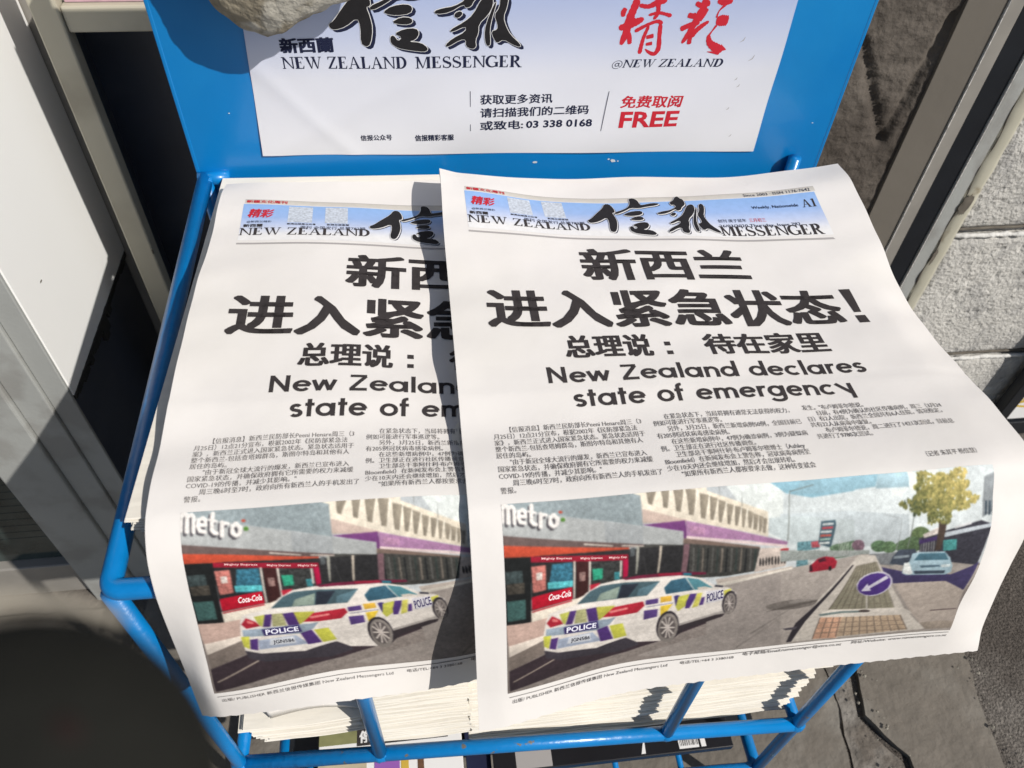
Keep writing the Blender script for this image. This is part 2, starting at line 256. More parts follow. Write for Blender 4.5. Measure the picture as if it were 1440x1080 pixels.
ART = [
('p',(218,226,226),0.03,[(441,2),(711,-34),(709,352),(573,293),(522,232),(487,163)]),
('p',(214,224,228),0.03,[(553,-4),(1015,-9),(1021,270),(854,388),(556,317)]),
('p',(150,196,216),0.04,[(526,-9),(708,-16),(702,69),(613,83),(560,56)]),
('p',(160,203,222),0.04,[(600,-21),(756,-10),(746,59),(676,68),(578,64)]),
('p',(176,208,222),0.03,[(754,0),(816,-11),(817,71),(746,67)]),
('p',(190,201,207),0.04,[(549,146),(689,154),(818,197),(824,336),(694,338),(551,275)]),
('p',(188,200,204),0.04,[(523,162),(578,157),(703,196),(709,352),(572,284),(523,225)]),
('p',(233,224,206),0.03,[(269,-22),(364,-17),(523,131),(524,245),(359,139),(264,69)]),
('p',(232,224,208),0.03,[(238,-10),(402,-5),(398,169),(358,128),(271,128),(268,16)]),
('p',(206,186,176),0.04,[(264,69),(359,136),(359,147),(270,136)]),
('p',(150,142,128),0.08,[(283,-12),(298,-11),(291,57),(285,56)]),
('p',(120,112,100),0.05,[(283,-12),(284,56),(285,56),(284,-12)]),
('p',(246,240,226),0.05,[(298,-11),(293,57),(294,58),(300,-10)]),
('p',(150,142,128),0.08,[(311,-11),(328,-10),(321,80),(313,75)]),
('p',(120,112,100),0.05,[(311,-10),(313,75),(314,75),(312,-11)]),
('p',(246,240,226),0.05,[(329,-10),(322,80),(324,81),(331,-9)]),
('p',(150,142,128),0.08,[(335,-8),(356,-6),(347,100),(339,94)]),
('p',(120,112,100),0.05,[(335,-8),(338,95),(339,94),(336,-8)]),
('p',(246,240,226),0.05,[(357,-6),(348,100),(350,100),(358,-5)]),
('p',(150,142,128),0.08,[(360,-3),(380,7),(373,119),(364,114)]),
('p',(120,112,100),0.05,[(359,-3),(364,114),(365,114),(360,-4)]),
('p',(246,240,226),0.05,[(381,7),(374,119),(376,120),(383,8)]),
('p',(150,142,128),0.08,[(386,25),(405,36),(396,138),(388,133)]),
('p',(120,112,100),0.05,[(386,25),(388,133),(389,133),(387,25)]),
('p',(246,240,226),0.05,[(405,36),(397,138),(399,139),(407,36)]),
('p',(150,142,128),0.08,[(406,40),(422,54),(413,149),(407,144)]),
('p',(120,112,100),0.05,[(406,40),(406,144),(407,144),(407,40)]),
('p',(246,240,226),0.05,[(423,54),(414,149),(416,150),(424,55)]),
('p',(150,142,128),0.08,[(423,58),(438,72),(429,164),(424,159)]),
('p',(120,112,100),0.05,[(422,58),(424,159),(425,159),(423,58)]),
('p',(246,240,226),0.05,[(439,71),(430,164),(432,165),(441,72)]),
('p',(150,142,128),0.08,[(441,79),(454,89),(446,177),(442,172)]),
('p',(120,112,100),0.05,[(440,79),(441,172),(443,172),(441,79)]),
('p',(246,240,226),0.05,[(455,89),(448,177),(449,178),(456,90)]),
('p',(150,142,128),0.08,[(456,93),(469,100),(461,186),(456,181)]),
('p',(120,112,100),0.05,[(456,93),(456,181),(457,181),(457,93)]),
('p',(246,240,226),0.05,[(469,100),(463,185),(464,186),(471,101)]),
('p',(150,142,128),0.08,[(470,105),(480,112),(474,196),(470,191)]),
('p',(120,112,100),0.05,[(469,105),(469,191),(470,191),(471,105)]),
('p',(246,240,226),0.05,[(481,112),(476,196),(477,197),(483,113)]),
('p',(150,142,128),0.08,[(483,118),(494,129),(488,202),(483,197)]),
('p',(120,112,100),0.05,[(482,118),(483,197),(484,197),(483,118)]),
('p',(246,240,226),0.05,[(495,129),(489,202),(491,203),(496,130)]),
('p',(150,142,128),0.08,[(494,135),(504,143),(500,212),(494,207)]),
('p',(120,112,100),0.05,[(494,135),(493,207),(494,207),(495,135)]),
('p',(246,240,226),0.05,[(505,143),(501,212),(503,213),(507,144)]),
('p',(150,142,128),0.08,[(505,145),(514,153),(509,220),(504,215)]),
('p',(120,112,100),0.05,[(504,144),(504,214),(505,215),(505,145)]),
('p',(246,240,226),0.05,[(515,152),(511,220),(512,221),(517,153)]),
('p',(150,142,128),0.08,[(515,157),(522,162),(518,228),(513,223)]),
('p',(120,112,100),0.05,[(514,156),(512,222),(513,223),(515,157)]),
('p',(246,240,226),0.05,[(523,162),(519,228),(521,228),(525,163)]),
('p',(150,142,128),0.06,[(281,-7),(303,-8),(290,62),(283,47)]),
('p',(120,120,118),0.05,[(426,-9),(427,48),(428,47),(427,-9)]),
('p',(120,120,118),0.05,[(469,32),(469,95),(471,95),(470,32)]),
('p',(112,62,120),0.06,[(271,143),(356,138),(360,221),(352,220),(352,189)]),
('p',(166,124,164),0.08,[(357,139),(490,226),(566,274),(564,298),(490,257),(358,218)]),
('p',(186,140,176),0.2,[(365,164),(396,181),(396,212),(365,198)]),
('p',(222,204,204),0.04,[(357,210),(565,289),(565,301),(358,226)]),
('p',(122,104,96),0.06,[(351,219),(509,289),(509,305),(369,267),(348,250)]),
('p',(66,66,64),0.25,[(263,229),(348,243),(509,298),(504,422),(445,437),(353,432),(265,408)]),
('p',(120,112,104),0.2,[(351,265),(355,266),(356,405),(353,404)]),
('p',(36,38,40),0.2,[(361,267),(364,268),(366,406),(362,405)]),
('p',(92,92,90),0.2,[(371,269),(374,270),(376,406),(372,406)]),
('p',(52,62,60),0.2,[(381,271),(384,272),(386,407),(382,407)]),
('p',(120,112,104),0.2,[(390,273),(393,274),(395,408),(392,408)]),
('p',(36,38,40),0.2,[(400,275),(403,276),(405,409),(402,408)]),
('p',(92,92,90),0.2,[(410,277),(413,278),(415,410),(412,409)]),
('p',(52,62,60),0.2,[(420,279),(423,280),(425,411),(422,410)]),
('p',(120,112,104),0.2,[(429,281),(433,282),(435,412),(431,411)]),
('p',(36,38,40),0.2,[(439,283),(442,284),(445,413),(441,412)]),
('p',(92,92,90),0.2,[(449,285),(452,287),(455,414),(451,413)]),
('p',(52,62,60),0.2,[(459,287),(462,289),(465,415),(461,414)]),
('p',(120,112,104),0.2,[(469,289),(472,291),(475,416),(471,415)]),
('p',(36,38,40),0.2,[(479,291),(482,293),(485,417),(481,416)]),
('p',(92,92,90),0.2,[(489,294),(492,295),(495,418),(491,417)]),
('p',(52,62,60),0.2,[(498,296),(502,297),(505,419),(501,418)]),
('p',(196,184,176),0.12,[(509,296),(566,302),(568,408),(503,430)]),
('p',(50,48,48),0.3,[(515,372),(515,382),(515,390),(514,396),(514,398),(513,396),(512,390),(511,381),(510,371),(510,362),(510,353),(510,348),(511,346),(512,349),(513,354),(514,362)]),
('p',(50,48,48),0.3,[(521,372),(521,382),(521,390),(521,396),(520,397),(519,395),(518,389),(517,381),(517,371),(516,361),(516,353),(517,348),(517,346),(518,348),(519,354),(520,362)]),
('p',(50,48,48),0.3,[(527,372),(528,381),(528,390),(527,395),(527,397),(526,395),(525,389),(524,380),(523,370),(523,361),(523,353),(523,347),(524,346),(525,348),(526,353),(527,362)]),
('p',(50,48,48),0.3,[(534,371),(534,381),(534,389),(534,395),(533,397),(532,394),(531,389),(530,380),(529,370),(529,360),(529,352),(530,347),(530,345),(531,347),(532,353),(533,361)]),
('p',(50,48,48),0.3,[(540,371),(540,381),(541,389),(540,395),(539,396),(538,394),(537,388),(536,380),(536,370),(535,360),(535,352),(536,347),(537,345),(538,347),(539,353),(539,361)]),
('p',(50,48,48),0.3,[(547,370),(547,380),(547,389),(547,394),(546,396),(545,394),(544,388),(543,379),(542,369),(542,360),(542,352),(542,346),(543,345),(544,347),(545,352),(546,361)]),
('p',(50,48,48),0.3,[(553,370),(553,380),(553,388),(553,394),(552,396),(551,393),(550,388),(549,379),(549,369),(548,359),(548,351),(549,346),(549,344),(550,346),(551,352),(552,360)]),
('p',(50,48,48),0.3,[(559,370),(560,380),(560,388),(559,393),(559,395),(558,393),(557,387),(556,379),(555,369),(555,359),(555,351),(555,346),(556,344),(557,346),(558,352),(559,360)]),
('p',(50,48,48),0.3,[(566,369),(566,379),(566,388),(566,393),(565,395),(564,393),(563,387),(562,378),(561,368),(561,359),(561,350),(562,345),(562,344),(563,346),(564,351),(565,360)]),
('p',(160,48,58),0.1,[(552,308),(569,306),(570,347),(555,347)]),
('p',(190,180,172),0.05,[(424,451),(516,433),(583,412),(583,422),(429,482)]),
('p',(150,164,170),0.12,[(-2,-5),(54,-14),(243,-12),(269,14),(272,150),(206,112),(112,70),(-3,17)]),
('p',(176,181,183),0.05,[(-3,11),(112,70),(272,148),(352,187),(351,251),(271,230),(138,185),(-6,135)]),
('p',(160,166,170),0.05,[(197,114),(198,207),(271,232),(272,150)]),
('p',(104,88,86),0.06,[(-6,130),(139,183),(273,231),(273,242),(237,237),(-7,176)]),
('p',(206,198,190),0.03,[(155,198),(212,220),(212,226),(155,205)]),
('p',(206,198,190),0.03,[(229,223),(273,237),(273,242),(229,229)]),
('p',(196,78,54),0.08,[(-7,173),(244,239),(243,272),(52,236),(-9,228)]),
('p',(30,32,33),0.2,[(-9,226),(52,235),(50,581),(-1,569)]),
('p',(60,72,74),0.4,[(-2,294),(35,295),(35,355),(1,356)]),
('p',(70,66,60),0.5,[(3,357),(38,356),(38,410),(4,410)]),
('p',(58,90,88),0.3,[(2,443),(39,444),(40,549),(3,551)]),
('p',(44,44,46),0.25,[(51,233),(352,253),(353,417),(138,496),(51,573)]),
('p',(158,30,52),0.08,[(51,234),(242,270),(242,299),(51,261)]),
('t:Mighty Express',(238,190,190),0,[(72,254),(131,266),(72,242)]),
('t:Mighty Express',(238,190,190),0,[(148,271),(191,279),(148,259)]),
('t:Mighty Exp',(238,190,190),0,[(204,282),(239,288),(204,270)]),
('p',(196,120,112),0.4,[(52,282),(80,280),(80,407),(54,415)]),
('p',(230,220,214),0.3,[(61,315),(73,313),(73,350),(61,352)]),
('p',(54,110,134),0.4,[(92,281),(132,279),(133,409),(84,409)]),
('p',(90,190,200),0.3,[(83,369),(133,374),(133,407),(83,403)]),
('p',(190,22,46),0.1,[(51,437),(131,408),(133,478),(52,507)]),
('t:Coca-Cola',(250,236,236),0,[(84,467),(129,457),(86,432)]),
('p',(232,224,210),0.04,[(50,511),(135,479),(168,458),(147,538),(88,572),(51,573)]),
('p',(170,30,44),0.04,[(52,514),(132,483),(132,490),(51,521)]),
('p',(62,34,34),0.15,[(139,279),(164,285),(164,457),(140,481)]),
('p',(150,120,116),0.4,[(145,333),(158,333),(158,383),(146,383)]),
('p',(204,196,188),0.06,[(134,276),(138,276),(138,470),(134,479)]),
('p',(204,196,188),0.06,[(164,283),(168,284),(168,483),(165,492)]),
('p',(54,56,56),0.5,[(168,284),(229,297),(233,395),(188,417),(169,449)]),
('p',(50,160,128),0.3,[(171,324),(192,327),(192,384),(173,387)]),
('p',(58,130,140),0.3,[(215,354),(226,355),(227,399),(216,399)]),
('p',(180,40,60),0.2,[(167,409),(188,404),(180,438),(168,446)]),
('p',(176,22,66),0.06,[(231,294),(242,295),(243,386),(233,395)]),
('p',(205,200,192),0.05,[(226,297),(230,298),(230,382),(226,386)]),
('p',(150,150,142),0.06,[(258,237),(264,239),(261,379),(257,380)]),
('p',(190,180,166),0.06,[(304,245),(309,246),(305,385),(301,388)]),
('p',(90,96,100),0.3,[(246,240),(256,240),(254,282),(246,283)]),
('p',(118,90,98),0.1,[(352,247),(364,249),(361,400),(350,397)]),
('p',(88,86,92),0.02,[(-6,6),(-7,85),(1,86),(2,7)]),
('p',(88,86,92),0.02,[(2,7),(2,11),(1,14),(0,15),(-2,16),(-3,15),(-5,12),(-5,9),(-6,6),(-5,2),(-4,-1),(-3,-3),(-1,-4),(0,-2),(1,0),(2,3)]),
('p',(88,86,92),0.02,[(1,86),(0,90),(-1,92),(-2,94),(-3,94),(-5,93),(-6,91),(-7,88),(-7,85),(-7,82),(-6,79),(-5,78),(-3,77),(-1,78),(0,80),(1,83)]),
('p',(88,86,92),0.02,[(1,38),(7,23),(1,11),(-5,26)]),
('p',(88,86,92),0.02,[(2,24),(6,33),(12,20),(7,10)]),
('p',(88,86,92),0.02,[(5,26),(4,91),(12,92),(13,27)]),
('p',(88,86,92),0.02,[(2,33),(2,36),(1,39),(0,41),(-2,41),(-3,40),(-5,38),(-6,35),(-6,32),(-5,28),(-4,25),(-3,24),(-1,23),(0,24),(1,26),(2,30)]),
('p',(88,86,92),0.02,[(8,18),(8,21),(7,24),(6,26),(4,26),(3,25),(1,23),(1,20),(0,16),(1,13),(2,10),(3,8),(5,7),(6,8),(7,11),(8,14)]),
('p',(88,86,92),0.02,[(13,28),(12,31),(11,34),(10,36),(9,36),(7,35),(6,33),(5,30),(5,26),(5,23),(6,20),(8,18),(9,18),(11,19),(12,21),(13,24)]),
('p',(88,86,92),0.02,[(12,92),(11,95),(11,98),(9,99),(8,100),(6,99),(5,97),(4,94),(4,90),(4,87),(5,85),(7,83),(8,83),(10,84),(11,86),(12,89)]),
('p',(88,86,92),0.02,[(12,40),(18,28),(14,17),(8,29)]),
('p',(88,86,92),0.02,[(14,27),(18,40),(23,32),(19,18)]),
('p',(88,86,92),0.02,[(17,36),(17,95),(23,95),(24,37)]),
('p',(88,86,92),0.02,[(13,35),(13,38),(12,40),(11,41),(10,42),(9,41),(8,39),(7,37),(7,34),(7,31),(8,29),(9,28),(10,27),(12,28),(13,30),(13,32)]),
('p',(88,86,92),0.02,[(19,23),(19,26),(18,28),(17,30),(16,30),(15,29),(14,28),(13,25),(13,22),(13,19),(14,17),(15,16),(16,15),(18,16),(19,18),(19,21)]),
('p',(88,86,92),0.02,[(24,37),(23,40),(23,42),(22,43),(20,43),(19,43),(18,41),(18,38),(17,36),(18,33),(18,31),(20,29),(21,29),(22,30),(23,32),(24,34)]),
('p',(88,86,92),0.02,[(23,96),(23,98),(22,100),(21,102),(20,102),(18,101),(17,99),(17,97),(17,94),(17,92),(18,90),(19,88),(20,88),(21,89),(22,91),(23,93)]),
('p',(88,86,92),0.02,[(28,73),(41,79),(42,64),(29,59)]),
('p',(88,86,92),0.02,[(45,72),(45,53),(38,52),(38,71)]),
('p',(88,86,92),0.02,[(44,47),(39,36),(34,46),(39,58)]),
('p',(88,86,92),0.02,[(35,35),(28,44),(32,57),(38,47)]),
('p',(88,86,92),0.02,[(26,49),(24,71),(31,74),(33,52)]),
('p',(88,86,92),0.02,[(24,75),(28,94),(34,89),(31,70)]),
('p',(88,86,92),0.02,[(30,99),(39,104),(41,90),(32,85)]),
('p',(88,86,92),0.02,[(32,66),(32,69),(31,71),(30,73),(28,73),(27,72),(26,70),(25,68),(25,65),(25,62),(26,60),(27,59),(29,58),(30,59),(31,61),(32,64)]),
('p',(88,86,92),0.02,[(45,72),(44,75),(44,77),(42,78),(41,79),(40,78),(39,76),(38,74),(38,71),(38,68),(39,66),(40,64),(41,64),(43,65),(44,67),(44,69)]),
('p',(88,86,92),0.02,[(45,53),(45,56),(44,58),(43,60),(42,60),(40,59),(39,57),(39,55),(38,52),(39,49),(40,47),(41,45),(42,45),(43,46),(44,48),(45,50)]),
('p',(88,86,92),0.02,[(40,42),(40,44),(39,47),(38,48),(36,48),(35,48),(34,46),(33,43),(33,40),(33,38),(34,35),(35,34),(37,33),(38,34),(39,36),(40,39)]),
('p',(88,86,92),0.02,[(33,51),(33,54),(32,56),(31,57),(30,58),(28,57),(27,55),(27,53),(26,50),(27,47),(28,45),(29,43),(30,43),(31,44),(32,46),(33,48)]),
('p',(88,86,92),0.02,[(31,73),(31,76),(30,78),(29,79),(27,80),(26,79),(25,77),(24,75),(24,72),(25,69),(25,67),(26,65),(28,65),(29,66),(30,68),(31,70)]),
('p',(88,86,92),0.02,[(34,92),(34,95),(33,97),(32,99),(31,99),(30,98),(29,97),(28,94),(28,91),(28,89),(29,86),(30,85),(31,85),(33,85),(34,87),(34,90)]),
('p',(88,86,92),0.02,[(43,98),(43,100),(42,102),(41,104),(40,104),(38,103),(37,102),(37,99),(36,96),(37,94),(38,91),(39,90),(40,90),(41,90),(42,92),(43,95)]),
('p',(88,86,92),0.02,[(50,24),(48,92),(56,93),(58,25)]),
('p',(88,86,92),0.02,[(49,97),(54,110),(59,101),(55,88)]),
('p',(88,86,92),0.02,[(56,113),(60,114),(61,98),(57,97)]),
('p',(88,86,92),0.02,[(58,25),(57,28),(56,30),(55,32),(54,32),(52,32),(51,30),(50,27),(50,24),(51,20),(52,18),(53,16),(54,16),(56,17),(57,19),(57,22)]),
('p',(88,86,92),0.02,[(56,93),(55,96),(54,98),(53,100),(52,100),(51,99),(49,97),(49,95),(48,92),(49,89),(50,86),(51,85),(52,85),(54,85),(55,87),(55,90)]),
('p',(88,86,92),0.02,[(60,106),(60,109),(59,111),(58,113),(56,113),(55,112),(54,110),(53,108),(53,104),(53,102),(54,99),(55,98),(57,97),(58,98),(59,100),(60,103)]),
('p',(88,86,92),0.02,[(64,107),(64,110),(63,112),(62,113),(60,114),(59,113),(58,111),(57,108),(57,105),(57,102),(58,100),(59,98),(61,98),(62,99),(63,101),(64,104)]),
('p',(88,86,92),0.02,[(47,55),(60,62),(61,53),(48,45)]),
('p',(88,86,92),0.02,[(50,50),(49,52),(49,54),(48,55),(47,55),(46,54),(46,53),(45,51),(45,50),(45,48),(46,46),(47,45),(48,45),(48,46),(49,47),(50,48)]),
('p',(88,86,92),0.02,[(63,58),(63,60),(62,61),(62,62),(61,62),(60,62),(59,61),(59,59),(59,57),(59,55),(59,54),(60,53),(61,53),(62,53),(63,55),(63,56)]),
('p',(88,86,92),0.02,[(67,62),(65,116),(73,117),(74,64)]),
('p',(88,86,92),0.02,[(74,64),(74,67),(73,69),(72,71),(70,71),(69,70),(68,68),(67,65),(67,62),(67,59),(68,57),(69,55),(71,55),(72,56),(73,58),(74,60)]),
('p',(88,86,92),0.02,[(73,117),(73,120),(72,123),(71,124),(69,125),(68,124),(66,122),(66,119),(65,116),(66,112),(67,110),(68,108),(69,108),(71,109),(72,111),(73,114)]),
('p',(88,86,92),0.02,[(72,84),(78,72),(73,63),(68,76)]),
('p',(88,86,92),0.02,[(75,74),(80,76),(81,64),(76,61)]),
('p',(88,86,92),0.02,[(73,81),(73,83),(72,85),(71,86),(70,86),(69,86),(68,84),(67,82),(67,80),(67,77),(68,75),(69,74),(70,74),(71,74),(72,76),(73,78)]),
('p',(88,86,92),0.02,[(78,68),(78,70),(77,72),(76,73),(75,74),(74,73),(73,71),(72,69),(72,67),(72,64),(73,62),(74,61),(75,61),(77,61),(77,63),(78,65)]),
('p',(88,86,92),0.02,[(84,70),(84,73),(83,75),(82,76),(81,76),(80,76),(79,74),(78,72),(78,69),(78,67),(79,65),(80,64),(81,63),(82,64),(83,66),(84,68)]),
('p',(88,86,92),0.02,[(93,65),(86,78),(91,89),(98,77)]),
('p',(88,86,92),0.02,[(85,83),(84,107),(92,108),(92,84)]),
('p',(88,86,92),0.02,[(86,113),(92,127),(97,116),(91,102)]),
('p',(88,86,92),0.02,[(96,128),(103,119),(99,105),(92,114)]),
('p',(88,86,92),0.02,[(105,113),(106,91),(99,88),(97,111)]),
('p',(88,86,92),0.02,[(105,85),(98,66),(93,76),(99,94)]),
('p',(88,86,92),0.02,[(99,72),(99,74),(98,77),(97,78),(95,79),(94,78),(93,76),(92,73),(92,70),(92,67),(93,65),(94,63),(96,63),(97,64),(98,66),(99,68)]),
('p',(88,86,92),0.02,[(92,84),(92,87),(91,89),(90,91),(88,91),(87,90),(86,88),(85,86),(85,83),(85,80),(86,78),(87,76),(89,76),(90,77),(91,78),(92,81)]),
('p',(88,86,92),0.02,[(92,108),(91,111),(91,114),(89,115),(88,116),(87,115),(85,113),(85,110),(84,107),(85,104),(86,102),(87,100),(88,100),(90,101),(91,103),(92,105)]),
('p',(88,86,92),0.02,[(98,122),(98,125),(97,127),(96,129),(94,129),(93,128),(92,126),(91,124),(91,120),(91,118),(92,115),(93,114),(94,113),(96,114),(97,116),(98,119)]),
('p',(88,86,92),0.02,[(105,113),(104,116),(104,118),(102,120),(101,120),(100,119),(98,117),(98,114),(97,111),(98,108),(99,106),(100,104),(101,104),(103,105),(104,107),(104,110)]),
('p',(88,86,92),0.02,[(106,90),(106,93),(105,96),(104,97),(102,97),(101,96),(100,94),(99,92),(99,89),(99,86),(100,84),(101,82),(102,82),(104,83),(105,84),(106,87)]),
('p',(88,86,92),0.02,[(99,72),(99,74),(98,77),(97,78),(95,79),(94,78),(93,76),(92,73),(92,70),(92,67),(93,65),(94,63),(96,63),(97,64),(98,66),(99,68)]),
('p',(244,242,240),0.02,[(-2,-4),(-3,77),(5,78),(6,-3)]),
('p',(244,242,240),0.02,[(6,-3),(6,1),(5,4),(4,6),(2,6),(0,5),(-1,3),(-1,-1),(-2,-5),(-1,-8),(0,-12),(1,-13),(3,-14),(4,-13),(6,-10),(6,-7)]),
('p',(244,242,240),0.02,[(5,78),(4,81),(3,84),(2,85),(0,86),(-1,85),(-2,83),(-3,80),(-3,76),(-3,73),(-2,71),(-1,69),(1,69),(2,70),(4,72),(4,74)]),
('p',(244,242,240),0.02,[(5,29),(11,14),(5,1),(-1,17)]),
('p',(244,242,240),0.02,[(6,14),(10,24),(16,11),(11,0)]),
('p',(244,242,240),0.02,[(9,17),(8,82),(16,83),(17,18)]),
('p',(244,242,240),0.02,[(6,24),(6,27),(5,30),(3,32),(2,32),(0,31),(-1,29),(-2,26),(-2,22),(-1,19),(0,16),(1,14),(3,14),(4,15),(5,17),(6,20)]),
('p',(244,242,240),0.02,[(12,8),(12,12),(11,14),(10,16),(8,17),(7,16),(5,13),(5,10),(4,6),(5,3),(6,0),(7,-2),(9,-3),(10,-2),(11,1),(12,4)]),
('p',(244,242,240),0.02,[(17,18),(16,22),(15,25),(14,26),(12,27),(11,26),(10,24),(9,20),(9,17),(9,13),(10,10),(12,9),(13,8),(15,9),(16,11),(17,15)]),
('p',(244,242,240),0.02,[(16,83),(15,86),(14,89),(13,91),(11,91),(10,90),(9,88),(8,85),(8,82),(8,79),(9,76),(10,74),(12,74),(13,75),(15,77),(15,80)]),
('p',(244,242,240),0.02,[(16,31),(22,19),(18,7),(12,20)]),
('p',(244,242,240),0.02,[(18,18),(22,31),(27,23),(23,9)]),
('p',(244,242,240),0.02,[(21,27),(20,86),(27,87),(28,27)]),
('p',(244,242,240),0.02,[(17,26),(17,28),(16,31),(15,32),(14,32),(13,32),(12,30),(11,27),(11,25),(11,22),(12,20),(13,18),(14,18),(16,19),(17,20),(17,23)]),
('p',(244,242,240),0.02,[(23,14),(23,17),(22,19),(21,20),(20,21),(19,20),(18,18),(17,16),(17,13),(17,10),(18,7),(19,6),(20,6),(22,6),(23,8),(23,11)]),
('p',(244,242,240),0.02,[(28,28),(27,30),(27,33),(25,34),(24,34),(23,34),(22,32),(21,29),(21,26),(22,24),(22,22),(23,20),(25,20),(26,21),(27,22),(28,25)]),
('p',(244,242,240),0.02,[(27,87),(26,89),(26,92),(25,93),(23,93),(22,92),(21,91),(21,88),(20,86),(21,83),(21,81),(23,80),(24,79),(25,80),(26,82),(27,84)]),
('p',(244,242,240),0.02,[(32,64),(44,70),(46,55),(33,50)]),
('p',(244,242,240),0.02,[(49,63),(49,44),(42,43),(42,62)]),
('p',(244,242,240),0.02,[(48,38),(43,26),(38,37),(43,49)]),
('p',(244,242,240),0.02,[(39,25),(32,35),(35,48),(42,38)]),
('p',(244,242,240),0.02,[(30,40),(28,62),(35,65),(37,43)]),
('p',(244,242,240),0.02,[(28,66),(32,86),(38,81),(35,61)]),
('p',(244,242,240),0.02,[(34,90),(43,95),(44,81),(36,76)]),
('p',(244,242,240),0.02,[(36,58),(35,60),(35,62),(34,64),(32,64),(31,63),(30,62),(29,59),(29,56),(29,54),(30,51),(31,50),(33,50),(34,50),(35,52),(36,55)]),
('p',(244,242,240),0.02,[(49,63),(48,66),(47,68),(46,70),(45,70),(44,69),(43,67),(42,65),(42,62),(42,59),(43,57),(44,56),(45,55),(47,56),(48,58),(48,60)]),
('p',(244,242,240),0.02,[(49,44),(49,47),(48,49),(47,51),(45,51),(44,50),(43,48),(42,46),(42,43),(43,40),(43,38),(45,36),(46,36),(47,37),(48,39),(49,41)]),
('p',(244,242,240),0.02,[(44,32),(43,35),(43,38),(41,39),(40,39),(39,39),(38,37),(37,34),(37,31),(37,28),(38,26),(39,24),(41,24),(42,25),(43,27),(44,29)]),
('p',(244,242,240),0.02,[(37,42),(37,45),(36,47),(35,48),(33,49),(32,48),(31,46),(30,44),(30,41),(31,38),(31,36),(33,34),(34,34),(35,35),(36,36),(37,39)]),
('p',(244,242,240),0.02,[(35,64),(34,67),(34,69),(33,71),(31,71),(30,70),(29,68),(28,66),(28,63),(28,60),(29,58),(30,57),(32,56),(33,57),(34,59),(35,61)]),
('p',(244,242,240),0.02,[(38,84),(38,86),(37,89),(36,90),(35,90),(33,90),(32,88),(32,85),(32,83),(32,80),(33,78),(34,76),(35,76),(36,77),(37,78),(38,81)]),
('p',(244,242,240),0.02,[(47,89),(47,92),(46,94),(45,95),(43,95),(42,95),(41,93),(40,90),(40,88),(41,85),(41,83),(43,81),(44,81),(45,82),(46,83),(47,86)]),
('p',(244,242,240),0.02,[(54,14),(52,83),(59,84),(62,15)]),
('p',(244,242,240),0.02,[(53,88),(58,101),(63,92),(59,79)]),
('p',(244,242,240),0.02,[(60,104),(64,105),(65,89),(61,89)]),
('p',(244,242,240),0.02,[(62,15),(61,19),(60,21),(59,23),(58,23),(56,22),(55,20),(54,17),(54,14),(55,11),(56,8),(57,7),(58,6),(60,7),(61,9),(61,12)]),
('p',(244,242,240),0.02,[(59,84),(59,87),(58,89),(57,91),(56,91),(54,90),(53,88),(52,86),(52,83),(53,80),(53,78),(55,76),(56,76),(57,77),(59,79),(59,81)]),
('p',(244,242,240),0.02,[(64,97),(64,100),(63,102),(62,104),(60,104),(59,103),(58,101),(57,99),(57,96),(57,93),(58,90),(59,89),(61,89),(62,90),(63,91),(64,94)]),
('p',(244,242,240),0.02,[(68,98),(68,101),(67,103),(66,105),(64,105),(63,104),(62,102),(61,99),(61,96),(61,94),(62,91),(63,90),(65,89),(66,90),(67,92),(68,95)]),
('p',(244,242,240),0.02,[(51,46),(64,53),(65,44),(52,36)]),
('p',(244,242,240),0.02,[(54,41),(53,43),(53,45),(52,46),(51,46),(50,45),(50,44),(49,42),(49,41),(49,39),(50,37),(51,36),(51,36),(52,37),(53,38),(53,40)]),
('p',(244,242,240),0.02,[(67,49),(67,51),(66,52),(66,53),(65,54),(64,53),(63,52),(63,50),(63,48),(63,46),(63,45),(64,44),(65,44),(66,44),(66,46),(67,47)]),
('p',(244,242,240),0.02,[(71,53),(69,107),(77,108),(78,55)]),
('p',(244,242,240),0.02,[(78,55),(78,58),(77,60),(76,62),(74,62),(73,61),(71,59),(71,56),(71,53),(71,50),(72,48),(73,46),(75,46),(76,47),(77,49),(78,51)]),
('p',(244,242,240),0.02,[(77,108),(77,111),(76,114),(74,115),(73,116),(71,115),(70,113),(70,110),(69,107),(70,104),(71,101),(72,100),(73,99),(75,100),(76,102),(77,105)]),
('p',(244,242,240),0.02,[(76,76),(81,63),(77,54),(72,67)]),
('p',(244,242,240),0.02,[(78,65),(84,67),(85,55),(80,52)]),
('p',(244,242,240),0.02,[(77,72),(77,74),(76,76),(75,77),(74,78),(73,77),(72,75),(71,73),(71,71),(71,68),(72,66),(73,65),(74,65),(75,66),(76,67),(77,69)]),
('p',(244,242,240),0.02,[(82,59),(82,61),(81,63),(80,65),(79,65),(78,64),(77,63),(76,60),(76,58),(76,55),(77,53),(78,52),(79,52),(80,52),(81,54),(82,56)]),
('p',(244,242,240),0.02,[(88,62),(87,64),(87,66),(86,67),(85,68),(83,67),(82,65),(82,63),(82,61),(82,58),(83,56),(84,55),(85,55),(86,55),(87,57),(88,59)]),
('p',(244,242,240),0.02,[(97,56),(90,69),(95,81),(102,68)]),
('p',(244,242,240),0.02,[(89,74),(88,98),(96,100),(96,75)]),
('p',(244,242,240),0.02,[(89,104),(96,118),(101,107),(94,93)]),
('p',(244,242,240),0.02,[(100,119),(107,110),(103,96),(96,106)]),
('p',(244,242,240),0.02,[(109,104),(110,82),(103,79),(101,102)]),
('p',(244,242,240),0.02,[(109,76),(102,57),(96,67),(103,85)]),
